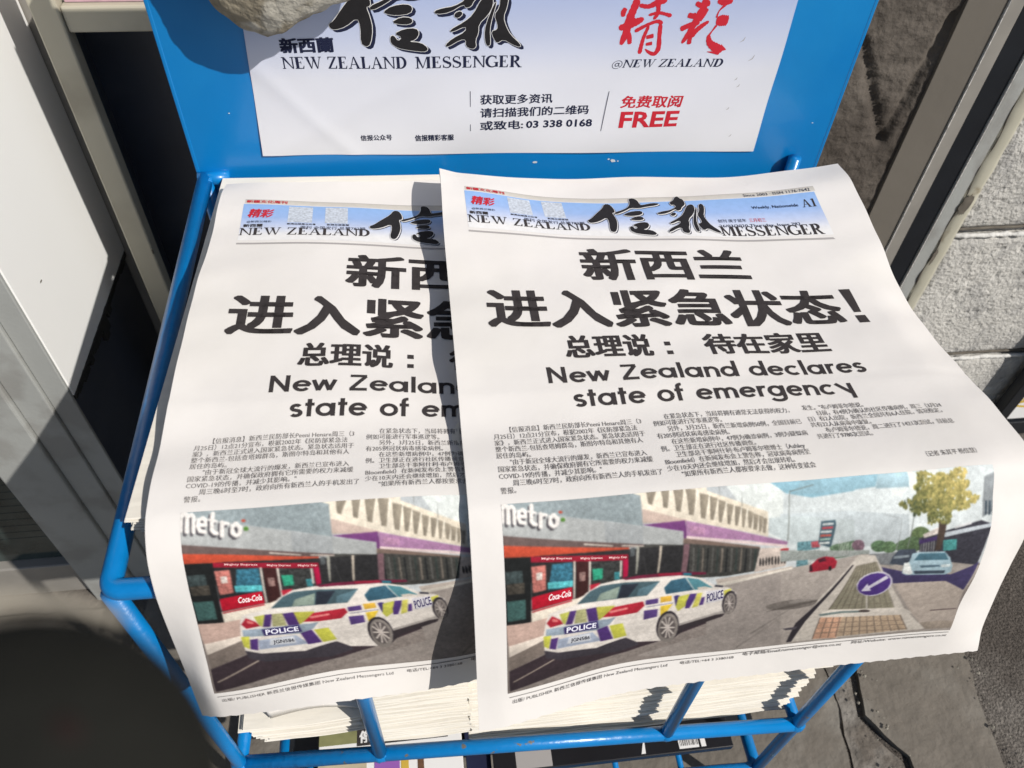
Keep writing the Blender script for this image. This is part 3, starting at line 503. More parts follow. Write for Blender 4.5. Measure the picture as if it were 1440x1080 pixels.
('p',(244,242,240),0.02,[(103,63),(103,66),(102,68),(100,69),(99,70),(98,69),(97,67),(96,64),(96,61),(96,58),(97,56),(98,54),(99,54),(101,55),(102,57),(103,60)]),
('p',(244,242,240),0.02,[(96,75),(96,78),(95,81),(94,82),(92,82),(91,82),(90,80),(89,77),(89,74),(89,71),(90,69),(91,67),(93,67),(94,68),(95,70),(96,72)]),
('p',(244,242,240),0.02,[(96,100),(95,102),(94,105),(93,106),(92,107),(90,106),(89,104),(89,101),(88,98),(89,95),(89,93),(91,91),(92,91),(93,92),(95,94),(95,96)]),
('p',(244,242,240),0.02,[(102,113),(102,116),(101,118),(99,120),(98,120),(97,119),(96,117),(95,115),(95,112),(95,109),(96,106),(97,105),(98,104),(100,105),(101,107),(102,110)]),
('p',(244,242,240),0.02,[(109,104),(108,107),(107,109),(106,111),(105,111),(103,110),(102,108),(101,105),(101,102),(102,99),(102,97),(104,96),(105,95),(106,96),(108,98),(108,101)]),
('p',(244,242,240),0.02,[(110,81),(109,84),(109,87),(107,88),(106,88),(105,88),(103,86),(103,83),(102,80),(103,77),(104,75),(105,73),(106,73),(108,74),(109,76),(110,78)]),
('p',(244,242,240),0.02,[(103,63),(103,66),(102,68),(100,69),(99,70),(98,69),(97,67),(96,64),(96,61),(96,58),(97,56),(98,54),(99,54),(101,55),(102,57),(103,60)]),
('p',(190,70,50),0.06,[(116,55),(116,57),(115,59),(114,60),(112,60),(111,59),(110,58),(109,56),(109,53),(109,51),(110,49),(111,48),(113,48),(114,48),(115,50),(116,52)]),
('p',(90,140,60),0.06,[(121,87),(121,90),(120,93),(118,94),(116,95),(115,94),(113,92),(112,89),(112,85),(112,82),(113,79),(115,78),(117,77),(119,78),(120,81),(121,84)]),
('p',(96,136,146),0.35,[(586,280),(629,279),(637,346),(620,419),(591,426)]),
('p',(170,80,90),0.3,[(615,284),(632,281),(635,316),(618,316)]),
('p',(190,196,196),0.3,[(608,328),(635,325),(638,404),(616,418)]),
('p',(70,92,104),0.1,[(634,191),(664,188),(666,211),(658,323),(630,298)]),
('p',(206,212,214),0.15,[(638,201),(661,202),(660,211),(637,210)]),
('p',(180,70,80),0.15,[(637,218),(660,219),(659,229),(636,227)]),
('p',(206,212,214),0.15,[(635,235),(658,237),(657,246),(634,245)]),
('p',(190,90,80),0.15,[(634,253),(657,254),(656,264),(633,263)]),
('p',(150,180,170),0.15,[(633,271),(656,272),(655,282),(633,281)]),
('p',(200,206,206),0.15,[(633,290),(655,291),(654,302),(632,300)]),
('p',(92,116,92),0.3,[(665,341),(681,303),(706,297),(711,382),(668,391)]),
('p',(96,120,96),0.35,[(707,341),(706,352),(701,360),(693,364),(683,364),(674,360),(665,351),(659,340),(656,329),(657,319),(662,311),(670,307),(680,307),(690,311),(698,319),(704,329)]),
('p',(120,96,110),0.35,[(730,330),(730,342),(728,353),(724,359),(719,360),(714,356),(709,348),(705,336),(703,324),(703,311),(706,302),(710,296),(715,295),(720,298),(725,306),(728,317)]),
('p',(84,110,82),0.35,[(780,347),(780,360),(777,370),(771,376),(765,377),(757,373),(751,364),(746,352),(744,338),(744,326),(748,316),(753,311),(760,310),(767,314),(773,322),(778,334)]),
('p',(92,118,86),0.35,[(800,358),(800,370),(797,381),(793,387),(787,388),(780,384),(774,375),(770,363),(768,350),(768,337),(771,327),(775,321),(781,320),(788,324),(793,333),(798,344)]),
('p',(84,106,78),0.35,[(839,364),(839,379),(835,390),(829,397),(821,398),(813,393),(805,383),(799,369),(796,353),(797,339),(801,328),(807,322),(815,321),(823,326),(831,336),(836,349)]),
('p',(92,110,74),0.35,[(870,316),(870,336),(866,353),(860,363),(852,365),(843,359),(835,345),(828,326),(825,305),(826,285),(830,270),(836,261),(845,259),(853,264),(861,277),(867,295)]),
('p',(80,100,72),0.35,[(855,355),(855,372),(852,386),(845,394),(838,395),(829,390),(821,378),(815,362),(812,344),(813,328),(816,315),(823,307),(830,306),(839,311),(846,322),(852,338)]),
('p',(150,158,156),0.15,[(552,316),(742,358),(744,383),(555,382)]),
('p',(212,214,212),0.05,[(674,291),(677,367),(677,367),(675,291)]),
('p',(212,214,212),0.05,[(678,293),(680,368),(681,368),(679,293)]),
('p',(212,214,212),0.05,[(682,295),(684,369),(685,369),(683,295)]),
('p',(212,214,212),0.05,[(686,296),(688,370),(689,370),(687,297)]),
('p',(212,214,212),0.05,[(690,298),(692,371),(693,371),(691,299)]),
('p',(212,214,212),0.05,[(694,300),(696,372),(697,372),(695,301)]),
('p',(212,214,212),0.05,[(698,302),(700,372),(700,373),(698,302)]),
('p',(212,214,212),0.05,[(701,304),(703,373),(704,374),(702,304)]),
('p',(58,58,68),0.25,[(844,320),(914,286),(975,256),(1002,279),(997,352),(992,495),(985,532),(931,506),(854,434)]),
('p',(196,188,184),0.25,[(852,301),(887,268),(891,302),(855,322)]),
('p',(66,50,96),0.1,[(845,333),(890,315),(892,337),(847,355)]),
('p',(150,150,150),0.2,[(851,351),(853,408),(855,409),(852,352)]),
('p',(150,150,150),0.2,[(856,350),(859,409),(860,410),(858,350)]),
('p',(150,150,150),0.2,[(861,348),(864,411),(866,412),(863,348)]),
('p',(150,150,150),0.2,[(866,346),(870,412),(872,413),(868,346)]),
('p',(150,150,150),0.2,[(872,344),(876,414),(877,414),(874,345)]),
('p',(150,150,150),0.2,[(877,342),(881,415),(883,416),(879,343)]),
('p',(150,150,150),0.2,[(883,340),(887,416),(889,417),(884,341)]),
('p',(190,200,210),0.06,[(895,303),(1004,274),(1003,293),(899,329)]),
('p',(214,218,222),0.06,[(917,275),(955,257),(954,272),(919,289)]),
('p',(70,140,140),0.3,[(897,345),(927,345),(932,406),(903,407)]),
('p',(150,158,164),0.1,[(977,56),(1003,33),(1010,203),(976,244)]),
('p',(70,84,96),0.1,[(982,164),(987,161),(987,228),(982,233)]),
('p',(70,84,96),0.1,[(990,165),(995,162),(996,230),(990,234)]),
('p',(70,84,96),0.1,[(999,166),(1003,163),(1004,230),(999,236)]),
('p',(140,146,148),0.05,[(804,216),(799,376),(801,377),(805,217)]),
('p',(120,126,124),0.05,[(829,180),(822,370),(824,372),(831,181)]),
('p',(160,166,168),0.05,[(766,188),(805,216),(805,213),(766,185)]),
('p',(160,166,168),0.05,[(789,142),(826,156),(826,153),(789,139)]),
('p',(74,62,56),0.15,[(883,243),(900,247),(897,398),(884,401)]),
('k',(128,128,92),0.25,[(885,123),(955,135),(889,-6),(886,254),(970,124)]),
('p',(152,145,141),0.07,[(427,496),(584,430),(714,418),(779,1024),(457,1031),(286,966),(282,866),(323,865),(474,621)]),
('p',(134,126,122),0.16,[(3,1002),(222,1000),(429,853),(420,720),(326,819),(237,902),(82,866),(3,945)]),
('p',(158,151,146),0.07,[(558,430),(727,379),(744,383),(1003,516),(991,699),(1008,1009),(608,1016)]),
('p',(214,208,198),0.03,[(426,481),(583,421),(584,430),(438,501)]),
('p',(128,122,118),0.05,[(529,878),(611,693),(609,686),(527,870)]),
('p',(130,124,120),0.05,[(506,986),(583,788),(580,778),(503,976)]),
('p',(116,110,106),0.12,[(657,672),(655,687),(644,699),(627,707),(606,711),(584,708),(565,701),(551,689),(546,675),(548,662),(559,650),(576,641),(597,638),(618,640),(637,648),(651,659)]),
('p',(140,134,130),0.1,[(658,663),(656,669),(650,674),(640,678),(628,678),(616,675),(605,670),(597,664),(594,657),(596,650),(602,645),(612,642),(624,642),(636,644),(647,649),(655,656)]),
('p',(96,90,86),0.1,[(548,710),(601,674),(657,655),(657,670),(607,695)]),
('p',(64,58,96),0.1,[(764,460),(824,512),(938,560),(983,512),(995,489),(988,689),(932,607),(816,592),(776,500)]),
('p',(120,124,128),0.15,[(744,383),(812,389),(803,469),(767,451)]),
('p',(196,190,182),0.05,[(721,383),(757,392),(792,530),(864,791),(932,975),(889,979),(678,984),(624,981),(661,641)]),
('p',(142,138,120),0.12,[(723,449),(763,435),(841,784),(691,744)]),
('p',(104,98,88),0.05,[(722,443),(690,742),(692,745),(724,445)]),
('p',(104,98,88),0.05,[(726,442),(705,746),(707,748),(728,444)]),
('p',(104,98,88),0.05,[(730,441),(720,750),(722,752),(732,442)]),
('p',(104,98,88),0.05,[(734,439),(735,753),(737,755),(736,441)]),
('p',(104,98,88),0.05,[(738,438),(750,757),(752,758),(740,439)]),
('p',(104,98,88),0.05,[(742,437),(765,761),(767,762),(744,438)]),
('p',(104,98,88),0.05,[(746,436),(781,765),(782,765),(748,436)]),
('p',(104,98,88),0.05,[(750,434),(796,769),(797,769),(752,434)]),
('p',(104,98,88),0.05,[(754,433),(811,773),(812,773),(756,433)]),
('p',(104,98,88),0.05,[(758,432),(826,777),(827,776),(760,431)]),
('p',(104,98,88),0.05,[(762,431),(841,781),(842,780),(763,430)]),
('p',(120,112,98),0.05,[(726,476),(772,475),(771,473),(726,473)]),
('p',(120,112,98),0.05,[(719,520),(782,523),(782,521),(719,517)]),
('p',(120,112,98),0.05,[(713,565),(793,574),(793,571),(713,562)]),
('p',(120,112,98),0.05,[(707,612),(805,627),(805,624),(707,609)]),
('p',(120,112,98),0.05,[(702,661),(818,683),(817,680),(702,658)]),
('p',(120,112,98),0.05,[(697,711),(831,742),(831,739),(696,708)]),
('p',(172,152,130),0.14,[(678,797),(863,841),(892,970),(677,978)]),
('p',(190,150,126),0.16,[(678,797),(728,808),(733,986),(677,978)]),
('p',(92,84,78),0.05,[(677,796),(676,977),(678,980),(679,798)]),
('p',(92,84,78),0.05,[(692,799),(694,977),(696,980),(694,802)]),
('p',(92,84,78),0.05,[(708,803),(712,977),(714,979),(710,805)]),
('p',(92,84,78),0.05,[(723,807),(730,976),(732,978),(725,809)]),
('p',(92,84,78),0.05,[(738,811),(748,976),(750,978),(740,813)]),
('p',(92,84,78),0.05,[(754,815),(766,976),(768,977),(756,816)]),
('p',(92,84,78),0.05,[(769,819),(784,975),(786,976),(771,820)]),
('p',(92,84,78),0.05,[(785,823),(802,975),(804,975),(786,824)]),
('p',(92,84,78),0.05,[(800,828),(820,974),(822,974),(802,828)]),
('p',(92,84,78),0.05,[(815,832),(838,974),(839,973),(817,831)]),
('p',(92,84,78),0.05,[(831,836),(855,973),(857,972),(832,835)]),
('p',(92,84,78),0.05,[(846,841),(873,972),(875,970),(847,839)]),
('p',(92,84,78),0.05,[(861,845),(891,971),(892,969),(863,843)]),
('p',(128,112,98),0.05,[(679,844),(872,891),(872,886),(679,839)]),
('p',(128,112,98),0.05,[(678,887),(880,928),(880,923),(678,882)]),
('p',(128,112,98),0.05,[(677,931),(889,965),(888,960),(676,925)]),
('p',(206,200,192),0.04,[(673,771),(694,742),(859,787),(894,840),(866,845),(678,797)]),
('p',(110,124,124),0.1,[(671,770),(719,762),(778,776),(780,792),(725,779),(677,787)]),
('p',(168,158,150),0.05,[(816,592),(932,607),(989,692),(1004,979),(935,982),(881,820)]),
('p',(140,130,120),0.1,[(915,923),(961,917),(997,928),(998,981),(935,979)]),
('p',(84,70,72),0.05,[(930,834),(996,836),(994,829),(929,826)]),
('p',(50,46,52),0.1,[(716,440),(712,439),(651,722),(625,825),(618,983),(630,981),(646,819),(667,696)]),
('p',(72,68,76),0.1,[(599,858),(632,853),(630,876),(608,873)]),
('p',(66,74,88),0.15,[(793,455),(796,414),(806,374),(841,380),(847,409),(835,453),(824,475)]),
('p',(128,140,150),0.1,[(798,411),(831,411),(832,429),(799,427)]),
('p',(158,186,200),0.06,[(826,525),(825,475),(835,453),(837,406),(851,401),(907,411),(923,450),(934,501),(936,542),(925,558),(836,540)]),
('p',(74,112,130),0.08,[(844,449),(852,410),(909,419),(921,462)]),
('p',(200,216,222),0.1,[(825,487),(837,478),(839,493),(827,505)]),
('p',(84,108,124),0.1,[(859,483),(903,489),(909,502),(865,500)]),
('p',(60,72,86),0.1,[(850,516),(921,528),(921,549),(855,538)]),
('p',(206,220,224),0.1,[(907,490),(929,490),(930,508),(910,508)]),
('p',(220,226,226),0.15,[(824,460),(835,459),(850,531),(844,540),(828,526)]),
('p',(160,36,54),0.1,[(621,457),(622,416),(634,382),(649,371),(668,381),(678,410),(676,447),(667,452),(626,461)]),
('p',(80,30,44),0.1,[(635,387),(649,376),(654,398),(639,406)]),
('p',(60,30,40),0.1,[(619,419),(623,412),(629,453),(622,457)]),
('p',(40,30,36),0.06,[(669,448),(669,454),(669,458),(668,461),(667,462),(665,460),(664,457),(662,452),(662,446),(662,440),(662,436),(663,433),(664,432),(666,433),(667,437),(668,442)]),
('p',(202,200,214),0.03,[(809,556),(813,589),(811,622),(803,650),(791,667),(776,670),(761,659),(747,636),(738,605),(734,572),(737,540),(745,516),(758,501),(773,498),(788,507),(800,527)]),
('p',(76,52,128),0.06,[(806,560),(809,590),(807,620),(800,645),(789,660),(775,663),(761,654),(748,633),(740,606),(737,576),(739,547),(747,525),(759,511),(773,508),(786,516),(798,534)]),
('p',(206,204,220),0.04,[(749,625),(758,573),(762,593),(794,530),(801,550),(767,611),(772,630)]),
('p',(190,186,178),0.05,[(764,661),(777,767),(781,768),(768,663)]),
('p',(80,72,70),0.06,[(789,786),(788,790),(786,793),(782,793),(776,792),(771,790),(766,786),(763,781),(761,776),(762,772),(764,770),(769,769),(774,770),(779,773),(784,777),(787,782)]),
('p',(140,146,144),0.05,[(567,48),(565,101),(567,101),(569,48)]),
('p',(140,146,144),0.05,[(566,97),(564,269),(567,270),(568,98)]),
('p',(120,128,126),0.05,[(568,51),(619,28),(618,24),(567,47)]),
('p',(186,160,150),0.06,[(0,570),(51,573),(137,545),(86,571),(77,673),(4,697)]),
('p',(218,208,198),0.04,[(4,694),(78,666),(75,698),(5,761)]),
('p',(118,108,102),0.1,[(5,761),(76,701),(81,781),(5,851)]),
('p',(56,46,52),0.1,[(4,848),(81,790),(218,873),(308,836),(420,720),(423,759),(337,859),(256,914),(100,954),(5,987)]),
('p',(158,146,134),0.05,[(13,930),(100,844),(99,837),(12,923)]),
('p',(58,54,62),0.1,[(77,764),(107,780),(202,801),(252,805),(278,850),(282,873),(237,902),(112,857),(82,817)]),
('p',(218,213,208),0.04,[(75,669),(80,581),(87,541),(139,514),(159,455),(188,412),(226,400),(273,402),(329,408),(368,418),(404,449),(420,720),(366,791),(328,866),(277,849),(252,802),(189,837),(107,801),(78,765)]),
('p',(218,213,208),0.04,[(265,423),(303,411),(345,408),(392,434),(426,492),(456,513),(473,551),(475,622),(460,681),(436,700),(363,767),(323,858),(281,844)]),
('p',(160,155,152),0.05,[(360,747),(435,682),(459,664),(460,681),(436,705),(363,775)]),
('p',(52,46,50),0.08,[(353,870),(379,792),(455,713),(459,691),(439,696),(361,764)]),
('p',(72,96,106),0.1,[(142,512),(168,446),(189,423),(231,419),(309,435),(286,516),(225,514)]),
('p',(142,160,150),0.1,[(181,512),(189,469),(228,440),(223,512)]),
('p',(44,50,62),0.08,[(225,513),(231,431),(266,436),(246,512)]),
('p',(92,124,138),0.1,[(267,469),(309,436),(286,513),(264,513)]),
('p',(56,96,118),0.12,[(319,478),(332,437),(361,428),(382,510),(325,521)]),
('p',(84,140,154),0.12,[(363,427),(389,442),(421,504),(384,511)]),
('p',(204,196,186),0.08,[(388,495),(405,493),(420,506),(392,514)]),
('p',(60,60,70),0.05,[(425,500),(443,509),(443,496),(425,487)]),
('p',(110,34,60),0.1,[(231,397),(264,389),(365,395),(402,404),(403,417),(351,412),(239,407)]),
('p',(150,34,58),0.1,[(303,390),(351,395),(352,410),(305,405)]),
('p',(40,110,130),0.1,[(355,398),(373,403),(373,417),(356,413)]),
('p',(60,60,62),0.05,[(271,291),(281,398),(282,397),(273,291)]),
('p',(168,36,52),0.1,[(81,596),(92,559),(109,590),(115,619),(89,627)]),
('p',(220,120,120),0.1,[(92,574),(104,587),(104,600),(93,594)]),
('p',(178,38,56),0.08,[(194,622),(209,567),(279,552),(283,584),(269,626),(228,631)]),
('p',(226,130,130),0.12,[(209,588),(249,578),(249,592),(212,603)]),
('p',(176,180,84),0.08,[(107,556),(129,548),(119,626),(114,612)]),
('p',(74,48,112),0.06,[(128,548),(142,548),(134,632),(120,628)]),
('p',(162,162,118),0.15,[(141,548),(162,547),(165,637),(138,631)]),
('p',(74,48,112),0.06,[(161,551),(183,548),(189,645),(168,640)]),
('p',(184,184,76),0.08,[(182,548),(222,555),(197,623),(189,639)]),
('p',(140,156,172),0.08,[(80,632),(118,636),(211,640),(225,637),(213,683),(188,708),(80,677)]),
('p',(56,48,102),0.04,[(116,643),(187,641),(191,696),(119,689)]),
('t:POLICE',(232,232,244),0,[(123,680),(185,684),(123,645)]),
('p',(184,186,72),0.06,[(75,674),(91,678),(87,760),(77,739)]),
('p',(74,48,112),0.06,[(91,699),(106,699),(102,777),(88,761)]),
('p',(152,164,186),0.06,[(106,712),(178,715),(199,792),(104,774)]),
('p',(196,202,212),0.05,[(129,716),(173,720),(176,773),(125,758)]),
('t:JGN586',(40,40,54),0,[(133,756),(173,765),(133,724)]),
('p',(74,48,112),0.06,[(187,706),(209,689),(224,795),(197,797)]),
('p',(184,186,72),0.06,[(213,692),(241,689),(253,789),(226,797)]),
('p',(84,62,124),0.05,[(284,547),(310,543),(311,577),(285,581)]),
('p',(84,62,124),0.05,[(283,618),(312,618),(313,675),(285,687)]),
('p',(218,174,64),0.08,[(314,536),(337,534),(339,571),(316,576)]),
('p',(220,190,60),0.08,[(317,600),(342,593),(331,651),(320,678)]),
('p',(120,120,150),0.4,[(286,598),(343,589),(342,584),(285,593)]),
('p',(66,56,116),0.08,[(342,540),(349,534),(362,553),(349,613)]),
('p',(188,190,80),0.08,[(352,546),(375,534),(370,616),(356,649),(349,618)]),
('p',(76,52,120),0.06,[(375,534),(389,533),(387,570),(379,634),(369,636),(370,588)]),
('p',(194,190,90),0.08,[(390,535),(401,532),(397,624),(384,635)]),
('p',(76,52,120),0.06,[(401,566),(408,562),(407,617),(398,619)]),
('p',(206,206,216),0.03,[(408,525),(445,521),(450,591),(413,610)]),
('t:POLICE',(58,50,98),0,[(414,600),(447,578),(411,543)]),
('p',(196,194,84),0.08,[(445,530),(461,519),(461,559),(453,609)]),
('p',(50,46,52),0.08,[(365,784),(363,827),(357,861),(348,878),(338,876),(329,856),(321,822),(316,778),(315,732),(317,690),(323,658),(331,642),(341,643),(350,661),(358,694),(363,738)]),
('p',(132,126,122),0.08,[(363,792),(361,833),(356,864),(349,880),(340,880),(331,862),(324,830),(320,789),(319,746),(321,706),(326,676),(333,660),(342,661),(350,678),(357,708),(362,748)]),
('p',(92,86,86),0.06,[(357,784),(355,815),(351,839),(346,852),(339,852),(333,838),(327,814),(324,782),(323,749),(325,718),(329,694),(334,681),(341,682),(347,695),(352,718),(356,750)]),
('p',(214,206,200),0.05,[(340,771),(356,776),(355,766),(340,761)]),
('p',(214,206,200),0.05,[(339,769),(354,823),(356,817),(341,763)]),
('p',(214,206,200),0.05,[(339,767),(348,849),(350,848),(341,766)]),
('p',(214,206,200),0.05,[(339,765),(338,844),(341,847),(341,768)]),
('p',(214,206,200),0.05,[(339,763),(328,808),(331,815),(341,770)]),
('p',(214,206,200),0.05,[(340,761),(324,756),(325,766),(340,771)]),
('p',(214,206,200),0.05,[(341,763),(326,710),(324,716),(339,769)]),
('p',(214,206,200),0.05,[(341,766),(332,684),(330,686),(339,767)]),
('p',(214,206,200),0.05,[(341,768),(342,690),(339,687),(339,765)]),
('p',(214,206,200),0.05,[(341,770),(351,724),(349,717),(339,763)]),
('p',(190,182,178),0.05,[(344,768),(344,776),(344,784),(343,788),(341,789),(339,787),(338,781),(336,774),(336,765),(335,756),(336,749),(337,745),(339,744),(341,746),(342,751),(344,759)]),
('p',(50,46,52),0.08,[(479,628),(478,660),(475,684),(470,698),(464,698),(457,685),(452,662),(448,631),(447,598),(448,569),(452,547),(457,535),(463,534),(469,545),(474,567),(477,596)]),
('p',(132,126,122),0.08,[(477,636),(477,664),(474,687),(470,700),(465,701),(460,690),(456,669),(452,641),(451,611),(452,584),(455,563),(459,551),(464,550),(469,560),(473,579),(476,606)]),
('p',(92,86,86),0.06,[(473,630),(473,652),(471,670),(468,680),(464,681),(460,673),(457,656),(454,635),(454,611),(454,590),(456,573),(459,564),(463,563),(467,571),(470,586),(472,607)]),
('p',(214,206,200),0.05,[(464,623),(473,626),(472,621),(463,618)]),
('p',(214,206,200),0.05,[(463,622),(473,659),(474,656),(464,619)]),
('p',(214,206,200),0.05,[(463,621),(470,678),(471,678),(464,620)]),
('p',(214,206,200),0.05,[(463,620),(464,676),(466,677),(464,621)]),
('p',(214,206,200),0.05,[(463,619),(458,651),(459,655),(464,622)]),
('p',(214,206,200),0.05,[(463,618),(454,615),(454,621),(464,623)]),
('p',(214,206,200),0.05,[(464,619),(454,584),(453,586),(463,622)]),
('p',(214,206,200),0.05,[(464,620),(458,566),(456,566),(463,621)]),
('p',(214,206,200),0.05,[(464,621),(463,568),(462,567),(463,620)]),
('p',(214,206,200),0.05,[(464,622),(469,591),(468,587),(463,619)]),
('p',(190,182,178),0.05,[(466,621),(466,627),(466,632),(465,636),(465,636),(463,635),(462,631),(461,626),(461,620),(461,614),(461,609),(461,606),(462,605),(463,606),(464,610),(465,615)]),
]
BRUSH = [[(93.2,54.3),(95.8,52.4),(100.5,45.5),(106.5,37.8),(108.5,32.8),(111.9,32.8),(113.6,37.2),(113.9,42.2),(112.9,44.0),(111.5,44.1),(112.2,49.6),(112.3,56.8),(109.8,66.1),(107.5,67.8),(105.4,65.6),(107.1,55.7),(106.5,50.3),(100.4,55.9),(95.1,57.8),(93.3,56.7)],[(126.4,27.0),(129.6,26.5),(132.1,29.0),(132.7,35.1),(134.4,35.1),(141.7,33.1),(146.2,34.2),(143.6,36.5),(136.5,37.6),(130.7,39.3),(125.6,38.0),(120.6,42.2),(113.6,46.5),(112.8,44.0),(119.7,40.4),(124.5,36.7),(126.5,31.3)],[(118.4,47.1),(123.0,43.5),(129.9,42.3),(132.2,44.2),(130.6,47.8),(124.3,49.0),(120.5,48.4)],[(121.0,53.2),(126.1,49.8),(130.7,50.2),(130.9,53.2),(127.0,54.4)],[(121.4,59.7),(126.4,56.7),(131.9,56.1),(133.1,59.0),(130.8,63.0),(127.2,64.2),(133.0,64.7),(135.8,67.9),(134.9,70.1),(131.6,70.2),(123.5,68.7),(121.2,67.6),(119.1,65.4),(119.4,61.4),(121.2,60.5),(122.6,64.2),(124.9,61.6)],[(153.4,33.2),(156.4,31.0),(159.0,26.3),(160.9,25.8),(161.8,28.8),(163.3,29.5),(163.6,34.9),(162.6,37.2),(159.8,40.0),(158.6,42.9),(155.9,44.0),(155.2,41.6),(148.4,46.7),(142.0,47.9),(141.3,46.1),(145.6,44.3),(150.7,43.2),(156.5,39.3),(155.6,36.3),(153.4,36.8)],[(150.8,46.8),(153.4,45.6),(154.3,47.4),(151.9,49.9),(150.1,49.1)],[(146.9,57.1),(154.4,52.0),(159.0,47.5),(163.6,38.4),(167.0,36.2),(168.7,37.5),(168.4,42.1),(165.8,47.6),(160.8,53.2),(160.2,58.8),(158.3,63.1),(158.4,67.4),(156.4,68.8),(153.5,67.0),(154.1,62.6),(151.4,62.7),(144.8,67.5),(144.0,66.1),(147.6,62.2),(154.5,57.7),(154.8,54.3),(148.0,58.3)],[(169.1,40.9),(170.4,39.9),(167.2,49.9),(165.6,56.6),(165.4,63.1),(164.9,66.8),(163.1,66.3),(162.9,59.8),(164.2,53.2)],[(172.1,37.6),(174.4,35.5),(175.8,37.9),(174.6,43.5),(172.5,49.0),(173.3,54.5),(175.1,59.9),(179.4,65.6),(179.4,67.7),(175.9,66.2),(171.6,62.5),(168.4,65.2),(167.0,62.0),(166.3,57.6),(169.3,56.6),(169.6,53.3),(168.5,47.7),(171.4,43.3)]]
JING = [([(142.0,193.0),(140.3,198.9),(138.7,204.2),(137.4,213.0),(135.0,221.0)],[4.9,4.7,5.2,4.7,3.5]),([(135.2,198.3),(134.0,200.8),(134.1,203.5)],[2.7,3.5,2.4]),([(132.3,210.5),(138.0,208.9),(143.3,206.6),(147.6,204.6)],[3.5,4.7,4.6,2.7]),([(139.0,213.0),(140.0,216.5),(140.8,220.7)],[2.4,3.2,2.7]),([(140.7,203.6),(139.1,206.9),(137.4,209.6)],[5.5,7.1,5.5]),([(143.5,196.6),(149.5,197.3),(155.3,194.8),(160.7,193.5)],[2.4,2.7,4.1,3.2]),([(154.6,192.5),(156.1,199.1),(155.7,202.4),(154.0,205.1)],[3.2,2.7,2.5,1.9]),([(150.4,202.5),(156.5,201.2),(160.9,201.9),(165.3,203.1)],[1.7,2.1,1.9,2.7]),([(143.0,212.5),(148.7,209.4),(154.7,206.8),(157.8,206.5),(160.1,208.2)],[2.7,2.2,2.1,2.4,2.7]),([(151.6,209.2),(149.5,216.0),(148.7,222.3),(148.4,227.3)],[2.1,2.4,2.7,3.0]),([(159.1,208.2),(159.7,215.4),(160.6,223.9),(158.4,227.6),(154.5,226.3),(151.6,224.1)],[3.2,2.7,3.3,2.8,2.1,0.9]),([(151.1,216.5),(155.9,215.5)],[2.4,3.0]),([(151.6,221.1),(155.8,220.4)],[1.9,2.5]),([(185.7,192.8),(185.2,198.1),(183.0,204.1),(180.7,210.2),(178.9,215.0),(175.8,221.0)],[4.7,4.3,5.1,4.0,3.6,2.7]),([(179.6,195.4),(183.8,196.9),(188.8,195.1)],[2.7,3.5,4.0]),([(176.0,202.7),(179.6,203.4),(181.5,202.4)],[3.2,3.5,3.2]),([(172.9,211.8),(178.7,209.1),(184.7,207.2)],[3.6,3.3,3.5]),([(181.3,214.4),(180.6,217.9),(180.8,221.8)],[2.4,2.8,3.0]),([(187.8,198.8),(186.3,202.8),(183.9,206.5)],[2.7,2.8,3.5]),([(190.8,207.0),(186.8,209.9),(183.2,213.4),(181.3,217.2)],[1.9,3.2,3.5,3.2]),([(193.6,193.9),(198.3,195.0),(203.4,194.0)],[3.2,4.9,3.5]),([(199.3,196.6),(196.1,200.5),(195.2,204.9)],[2.1,0.8,1.3]),([(195.6,206.8),(199.0,206.7),(203.8,206.9)],[4.7,7.3,6.3]),([(196.7,209.6),(194.5,213.5),(192.9,216.6)],[1.7,0.9,1.7]),([(192.6,215.9),(194.6,220.9),(199.3,224.2),(204.6,226.3)],[2.2,4.1,5.8,5.2]),([(202.0,224.6),(206.9,225.8)],[5.5,0.5]),([(194.2,227.0),(198.2,227.5),(202.9,228.3)],[0.3,1.4,2.2])]
